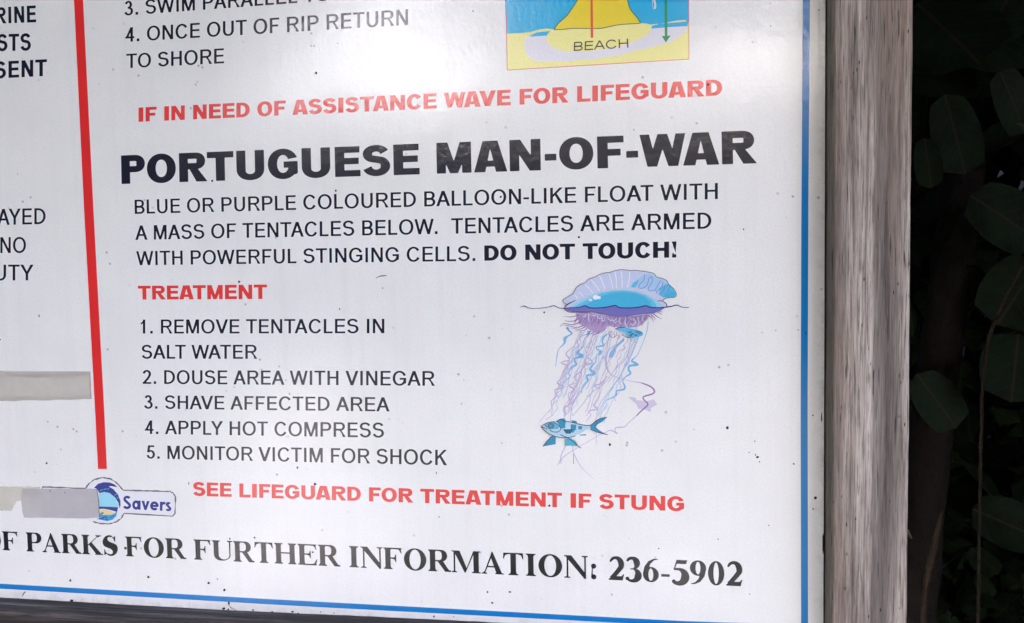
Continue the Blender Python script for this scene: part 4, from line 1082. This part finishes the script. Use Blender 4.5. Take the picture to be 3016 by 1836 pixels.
hr.line([(65, 1757, 2), (70, 1748, 3), (75, 1743, 2.5)], GRIME)
hr.build('scratch', panel)
for a_, b_ in (((674, 1782), (700, 1815)), ((676, 1786), (735, 1812)), ((678, 1790), (720, 1800)), ((674, 1780), (690, 1802))):
    sc_.line([(a_[0], a_[1], 1.6), ((a_[0] + b_[0]) / 2, (a_[1] + b_[1]) / 2 + 4, 1.2), (b_[0], b_[1], 1.0)], WEB)
sc_.build('cobweb', sign)


# ------------------------------------------------------------------ foliage
def rand_rot(rr, tilt=1.0):
    """random frame: right, along, normal"""
    n = Vector((rr.uniform(-1, 1), rr.uniform(-1, 1), rr.uniform(-1, 1) + .3)).normalized()
    a = Vector((rr.uniform(-1, 1), rr.uniform(-1, 1), rr.uniform(-1, .4)))
    a = (a - n * a.dot(n)).normalized()
    return a.cross(n).normalized(), a, n


class Leaves:
    def __init__(s): s.V = []; s.F = []; s.UV = []
    def add(s, c, right, along, nor, L, W, rows=5, cup=.12, droop=.12, tip=.55, base=.25):
        c = Vector(c); b0 = len(s.V)
        for i in range(rows + 1):
            t = i / rows
            wd = W * .5 * (math.sin(math.pi * min(1, t * (1 - base) + base * .35)) ** tip) if i not in (0, rows) else W * .02
            ctr = c + along * (t * L) - nor * (droop * L * t * t)
            for k, sx in enumerate((-1, -.5, 0, .5, 1)):
                p = ctr + right * (sx * wd) + nor * (cup * abs(sx) ** 1.5 * wd)
                s.V.append(p); s.UV.append((sx * .5 * wd / (W * .5), t))
        for i in range(rows):
            for k in range(4):
                a = b0 + i * 5 + k
                s.F.append((a, a + 1, a + 6, a + 5))
    def card(s, c, right, along, nor, L, W):
        """small far leaf: a folded diamond"""
        c = Vector(c); b0 = len(s.V)
        s.V += [c, c + along * L * .5 + right * W * .5 + nor * W * .12, c + along * L - nor * L * .1, c + along * L * .5 - right * W * .5 + nor * W * .12]
        s.UV += [(0, 0), (.5, .5), (0, 1), (-.5, .5)]
        s.F += [(b0, b0 + 1, b0 + 2), (b0, b0 + 2, b0 + 3)]
    def build(s, name, mat, parent, kind=None):
        me = bpy.data.meshes.new(name); me.from_pydata([tuple(v) for v in s.V], [], s.F)
        ul = me.uv_layers.new(name='UVMap')
        idx = np.zeros(len(me.loops), int); me.loops.foreach_get('vertex_index', idx)
        ul.data.foreach_set('uv', np.array(s.UV, float)[idx].ravel()); me.update()
        o = link(name, me, mat, parent, True)
        return o


def limb(name, pts, mat, parent, sides=10, wob=.08, seed=1):
    """tapered limb along (x, y, z, radius) points"""
    V, F = [], []
    P = [Vector(p[:3]) for p in pts]; n = len(P)
    for i, p in enumerate(P):
        t = (P[min(i + 1, n - 1)] - P[max(i - 1, 0)]).normalized()
        a = t.orthogonal().normalized() if abs(t.z) < .9 else (Vector((1, 0, 0)) - t * t.x).normalized()
        b_ = t.cross(a)
        for k in range(sides):
            th = k / sides * 2 * math.pi
            r_ = pts[i][3] * (1 + wob * noise.noise(Vector((k * .9, i * .6, seed))) * 2)
            V.append(p + a * (r_ * math.cos(th)) + b_ * (r_ * math.sin(th)))
    for i in range(n - 1):
        for k in range(sides):
            k2 = (k + 1) % sides
            F.append((i * sides + k, i * sides + k2, (i + 1) * sides + k2, (i + 1) * sides + k))
    F.append(tuple(range(sides))[::-1]); F.append(tuple((n - 1) * sides + k for k in range(sides)))
    return mesh(name, V, F, mat, parent, True)


def curve(pts, n):
    """Catmull-Rom resample of (x, y, z, r)"""
    A = np.array(pts, float); B_ = np.vstack([2 * A[0] - A[1], A, 2 * A[-1] - A[-2]]); out = []
    for i in range(1, len(B_) - 2):
        p0, p1, p2, p3 = B_[i - 1:i + 3]
        for k in range(n):
            t = k / n
            out.append(.5 * (2 * p1 + (p2 - p0) * t + (2 * p0 - 5 * p1 + 4 * p2 - p3) * t * t + (3 * p1 - p0 - 3 * p2 + p3) * t ** 3))
    out.append(A[-1]); return [tuple(q) for q in out]


# the big leaves just behind the post (sea grape bush)
bush = empty('sea_grape_bush', 'dark bush with large round leaves right behind the grey post', 'bush', (.85, .95, 0))
BO = Vector((.85, .95, 0))
lv = Leaves()
def big(u, v, Y, L, W, ang, face=(0, -1, .15), roll=0.0, cup=.1):
    """leaf whose middle sits at a spot measured on the photograph"""
    k_ = (Y + .75 + 1.17) / (Y + 1.17); L *= k_; W *= k_; Y += .75
    c = Vector(at(u, v, Y)); n = Vector(face).normalized()
    a = Vector((math.cos(math.radians(ang)), 0, math.sin(math.radians(ang)))); a = (a - n * a.dot(n)).normalized()
    r_ = a.cross(n).normalized()
    lv.add(c - a * L * .5 - BO, r_, a, n, L, W, 12, cup, .06, .5)
for q in ((2790, 90, .62, .17, .16, -62, (-.2, -.8, .6)), (2920, 95, .78, .18, .17, 24, (.25, -.9, .4)), (2740, 215, .80, .16, .15, -20, (0, -.7, .7)), (2955, 20, .7, .13, .12, 60, (0, -.9, .3)),
          (2815, 395, .70, .14, .085, -76, (.1, -1, .1)), (2733, 480, .66, .085, .045, -82, (-.15, -1, .1)), (2725, 330, .9, .13, .12, -95, (-.3, -.9, .2)), (2985, 300, .74, .12, .075, -62, (.3, -.9, 0)),
          (2960, 640, .95, .15, .13, -40, (.1, -.9, .4)), (3000, 860, 1.05, .16, .14, -120, (-.1, -.9, .4)),
          (2990, 1080, .95, .15, .13, -100, (0, -.8, .6)), (2760, 1180, 1.0, .13, .1, -60, (.2, -.9, .4)), (2960, 1540, 1.2, .14, .12, -30, (0, -.8, .6))):
    big(*q[:6], face=q[6])
rr = random.Random(5)
for i in range(480):
    x, y, z = rr.uniform(.5, 2.0), rr.uniform(1.75, 2.5), rr.uniform(.2, 2.9) if i % 4 == 0 else rr.uniform(1.45, 2.9)
    r_, a_, n_ = rand_rot(rr)
    L = rr.uniform(.10, .17)
    lv.add(Vector((x, y, z)) - BO, r_, a_, n_, L, L * rr.uniform(.8, 1.05), 9)
lv.build('foliage', LEAF, bush)
for i, pts in enumerate(([(.95, 1.1, 0, .022), (.9, 1.0, .6, .018), (.84, .95, 1.2, .014), (.8, .85, 1.8, .01), (.82, .8, 2.4, .006)], [(1.15, 1.2, 0, .02), (1.05, 1.0, .8, .016), (.98, .9, 1.5, .011), (.9, .8, 2.1, .006)])):
    limb('stem', [tuple(Vector(p[:3]) - BO) + (p[3],) for p in curve(pts, 5)], BARK, bush, 8, .1, i)

# leaning trunk seen between the leaves
tr = empty('leaning_tree', 'dark brown tree trunk leaning behind the post', 'tree', (.6, 1.15, 0))
TO = Vector((.6, 1.15, 0))
A1, A2, A3 = at(2860, 420, 1.95), at(2790, 900, 1.92), at(2715, 1500, 1.90)
pts = [(A3[0] - .12, 1.9, 0, .1), (A3[0] - .03, 1.9, A3[2] - .25, .08), (*A3, .062), (*A2, .055), (*A1, .05), (A1[0] + .12, 2.0, A1[2] + .5, .044), (A1[0] + .3, 2.0, A1[2] + 1.2, .03)]
limb('trunk', [tuple(Vector(p[:3]) - TO) + (p[3],) for p in curve(pts, 8)], BARK, tr, 14, .12, 3)
cr = Leaves(); rr = random.Random(8)  # wide dense crown out of view, added to keep sky light off the background
for i in range(13000):
    th = rr.uniform(0, 6.283); rad = math.sqrt(rr.random())
    x, y = .1 + 3.4 * rad * math.cos(th), 1.35 + 2.2 * rad * math.sin(th)
    z = 2.75 + rr.uniform(0, 1.1) * (1 - .5 * rad * rad)
    r_, a_, n_ = rand_rot(rr); L = rr.uniform(.16, .26)
    cr.card(Vector((x, y, z)) - TO, r_, a_, n_, L, L * .7)
cr.build('crown', LEAF2, tr)


def hedge(name, label, cat, boxes, n, size, seed, mat, origin, stems=3):
    h = empty(name, label, cat, origin); O = Vector(origin); r2_ = random.Random(seed); L_ = Leaves()
    tot = sum((b_[1] - b_[0]) * (b_[3] - b_[2]) * (b_[5] - b_[4]) for b_ in boxes)
    for b_ in boxes:
        k = int(n * (b_[1] - b_[0]) * (b_[3] - b_[2]) * (b_[5] - b_[4]) / tot)
        for i in range(k):
            x, y = r2_.uniform(b_[0], b_[1]), r2_.uniform(b_[2], b_[3])
            top = b_[5] * (1 - .12 * (noise.noise(Vector((x * .9, y * .9, seed))) + .4))
            z = r2_.uniform(b_[4], max(b_[4] + .1, top))
            r_, a_, n_ = rand_rot(r2_); s_ = size * r2_.uniform(.7, 1.3)
            L_.card(Vector((x, y, z)) - O, r_, a_, n_, s_, s_ * .62)
    L_.build('foliage', mat, h)
    for i in range(stems):
        b_ = boxes[i % len(boxes)]; x, y = r2_.uniform(b_[0], b_[1]), r2_.uniform(b_[2], b_[3])
        limb('stem', [tuple(Vector(p[:3]) - O) + (p[3],) for p in curve([(x, y, 0, .04), (x + .1, y, b_[5] * .4, .03), (x - .05, y + .1, b_[5] * .85, .015)], 4)], BARK, h, 7, .1, i)
    return h


hedge('thicket', 'dense dark thicket filling the view behind the bush and the trunk', 'hedge', [(.2, 4.2, 2.4, 3.5, 0, 3.5), (1.9, 3.6, .4, 2.4, 0, 3.1), (-3.4, .2, 1.2, 2.6, 0, 3.1), (-3.3, -2.1, -.3, 1.2, 0, 2.9)], 38000, .16, 21, LEAF2, (1.6, 2.4, 0), 5)  # boxes after the first are out of view, added to block side light
hedge('unseen_side_bush', 'unseen leafy green bush added beside the right end of the board to block light', 'bush', [(.80, 1.9, -.35, .5, 0, 3.0)], 8000, .12, 33, LEAF2, (1.6, -.1, 0), 3)  # out of view, added to keep light from reaching the background

hedge('unseen_corner_bush', 'unseen dense leafy bush added in front of the far left end of the board to block sky light', 'bush', [(-3.8, -2.7, -3.4, -.3, 0, 3.5)], 8000, .14, 44, LEAF2, (-3.2, -1.6, 0), 3)  # out of view, added to dim the left of the board

# dry stalks and a dead leaf between post and bush
def stalk(name, label, pts, r_, cat='twig'):
    P = [tuple(at(u, v, Y)) + (q,) for u, v, Y, q in pts]
    o0 = Vector(P[-1][:3])
    o = limb(name, [tuple(Vector(p[:3]) - o0) + (p[3],) for p in curve(P, 6)], TWIG, None, 7, .15, int(pts[0][0]))
    o.location = o0; tag(o, label, cat)
stalk('dry_stalk', 'thin pale dry stalk leaning among the leaves near the right edge', [(3016, 780, .7, .0022), (2960, 880, .69, .003), (2925, 960, .68, .0035), (2905, 1040, .68, .0032), (2890, 1250, .7, .003), (2880, 1900, .75, .003)], 0)
stalk('dry_stalk', 'broad grey dry stalk standing low beside the post', [(2775, 1505, .5, .002), (2755, 1590, .5, .0055), (2735, 1680, .49, .0062), (2722, 1760, .49, .005), (2715, 1980, .5, .004)], 0)
stalk('dry_stalk', 'short broken stub sticking out behind the post edge', [(2684, 1586, .02, .0012), (2678, 1578, .015, .0022), (2670, 1566, .005, .003), (2660, 1556, 0, .003)], 0)
dl = Leaves(); c = Vector(at(2890, 420, 1.5)); 
dl.add(-Vector((0, 0, .07)), Vector((.8, -.3, .5)).normalized(), Vector((-.5, .1, .85)).normalized(), Vector((-.3, -.93, -.1)).normalized(), .17, .07, 8, .25, .2)
o = dl.build('dead_leaf', DEADLEAF, None); o.location = c; tag(o, 'curled brown dead leaf hanging between the green leaves', 'leaf')

# unseen tree and shrubs before the board, shaped to set its shade and glare
sh = empty('unseen_shade_tree', 'unseen broad leafy tree with a crown shaped to shade the front of the board', 'tree', (-4.3, -6.2, 0))
SO = Vector((-4.3, -6.2, 0)); cr = Leaves(); rr = random.Random(14)
lobes = [(-6.5, -6, 4.3, 2.6, 2.0, 1.9), (-4.2, -6, 4.6, 1.3, 2.0, 2.2), (-2.3, -6.2, 5.3, 1.5, 2.0, 1.6), (-.6, -6, 4.25, 1.5, 2.0, 1.6), (1.4, -6, 4.3, 1.6, 2.0, 1.6), (.2, -6.5, 3.45, .5, .8, .45), (1.6, -6.2, 3.1, .35, .5, .4), (-2, -5, 6.6, 3.6, 2.4, 1.5), (2, -5, 6.4, 3.2, 2.2, 1.5), (-6, -5, 6.2, 3, 2.2, 1.5), (-4.4, -4.6, 5.0, 1.6, 1.4, 1.6), (0, -5, 5.7, 3.0, 2.0, 1.3), (-.6, -5.5, 5.0, 1.8, 1.6, 1.0), (-.8, -6.1, 5.7, 2.0, 1.3, 1.3), (-.6, -5, 6.6, 2.2, 1.5, 1.2), (-1, -7, 5.2, 2.0, 1.0, 1.0), (1.6, -6, 5.9, 2.4, 1.4, 1.5), (1.2, -5, 5.2, 1.8, 1.2, 1.0), (1.5, -7, 6.6, 2.2, 1.2, 1.0), (-5.0, -6.2, 3.0, 1.0, 1.0, 1.0)]  # lobes added and shifted to stop sun flecks and shape the mirrored sky gap
for (x, y, z, a, b_, c_) in lobes:
    for i in range(int(340 * (a * b_ * c_) ** .75) + 60):
        d = Vector((rr.gauss(0, 1), rr.gauss(0, 1), rr.gauss(0, 1))).normalized() * (rr.random() ** .4)
        r_, a_, n_ = rand_rot(rr); L = rr.uniform(.25, .42)
        cr.card(Vector((x + d.x * a, y + d.y * b_, z + d.z * c_)) - SO, r_, a_, n_, L, L * .75)
cr.build('crown', LEAF2, sh)
limb('trunk', [tuple(Vector(p[:3]) - SO) + (p[3],) for p in curve([(-4.5, -6.3, -.05, .55), (-4.35, -6.2, .8, .40), (-4.25, -6.1, 2.0, .34), (-3.6, -6, 3.6, .26), (-2.6, -5.8, 5, .16)], 5)], BARK, sh, 14, .1, 9)
for k, e in enumerate(((-6.5, -6, 4.6), (-.5, -6, 4.6), (1.6, -5.8, 4.8))):
    limb('branch', [tuple(Vector(p[:3]) - SO) + (p[3],) for p in curve([(-4.2, -6.1, 2.3, .2), (-4.2 + (e[0] + 4.2) * .45, -6.05, 3.5 + .2 * k, .14), (*e, .07)], 5)], BARK, sh, 9, .1, k)
hedge('shrub_belt', 'far belt of dark green shrubs across the sand facing the board', 'hedge', [(-16, -9, -16, -13.5, 0, 4.3), (-9, -3.5, -15.5, -13.5, 0, 3.7), (-3.5, 5, -15.5, -13.5, 0, 3.95), (5, 11, -15.5, -13.5, 0, 4.2)], 14000, .36, 55, LEAF2, (-3, -14.5, 0), 6)
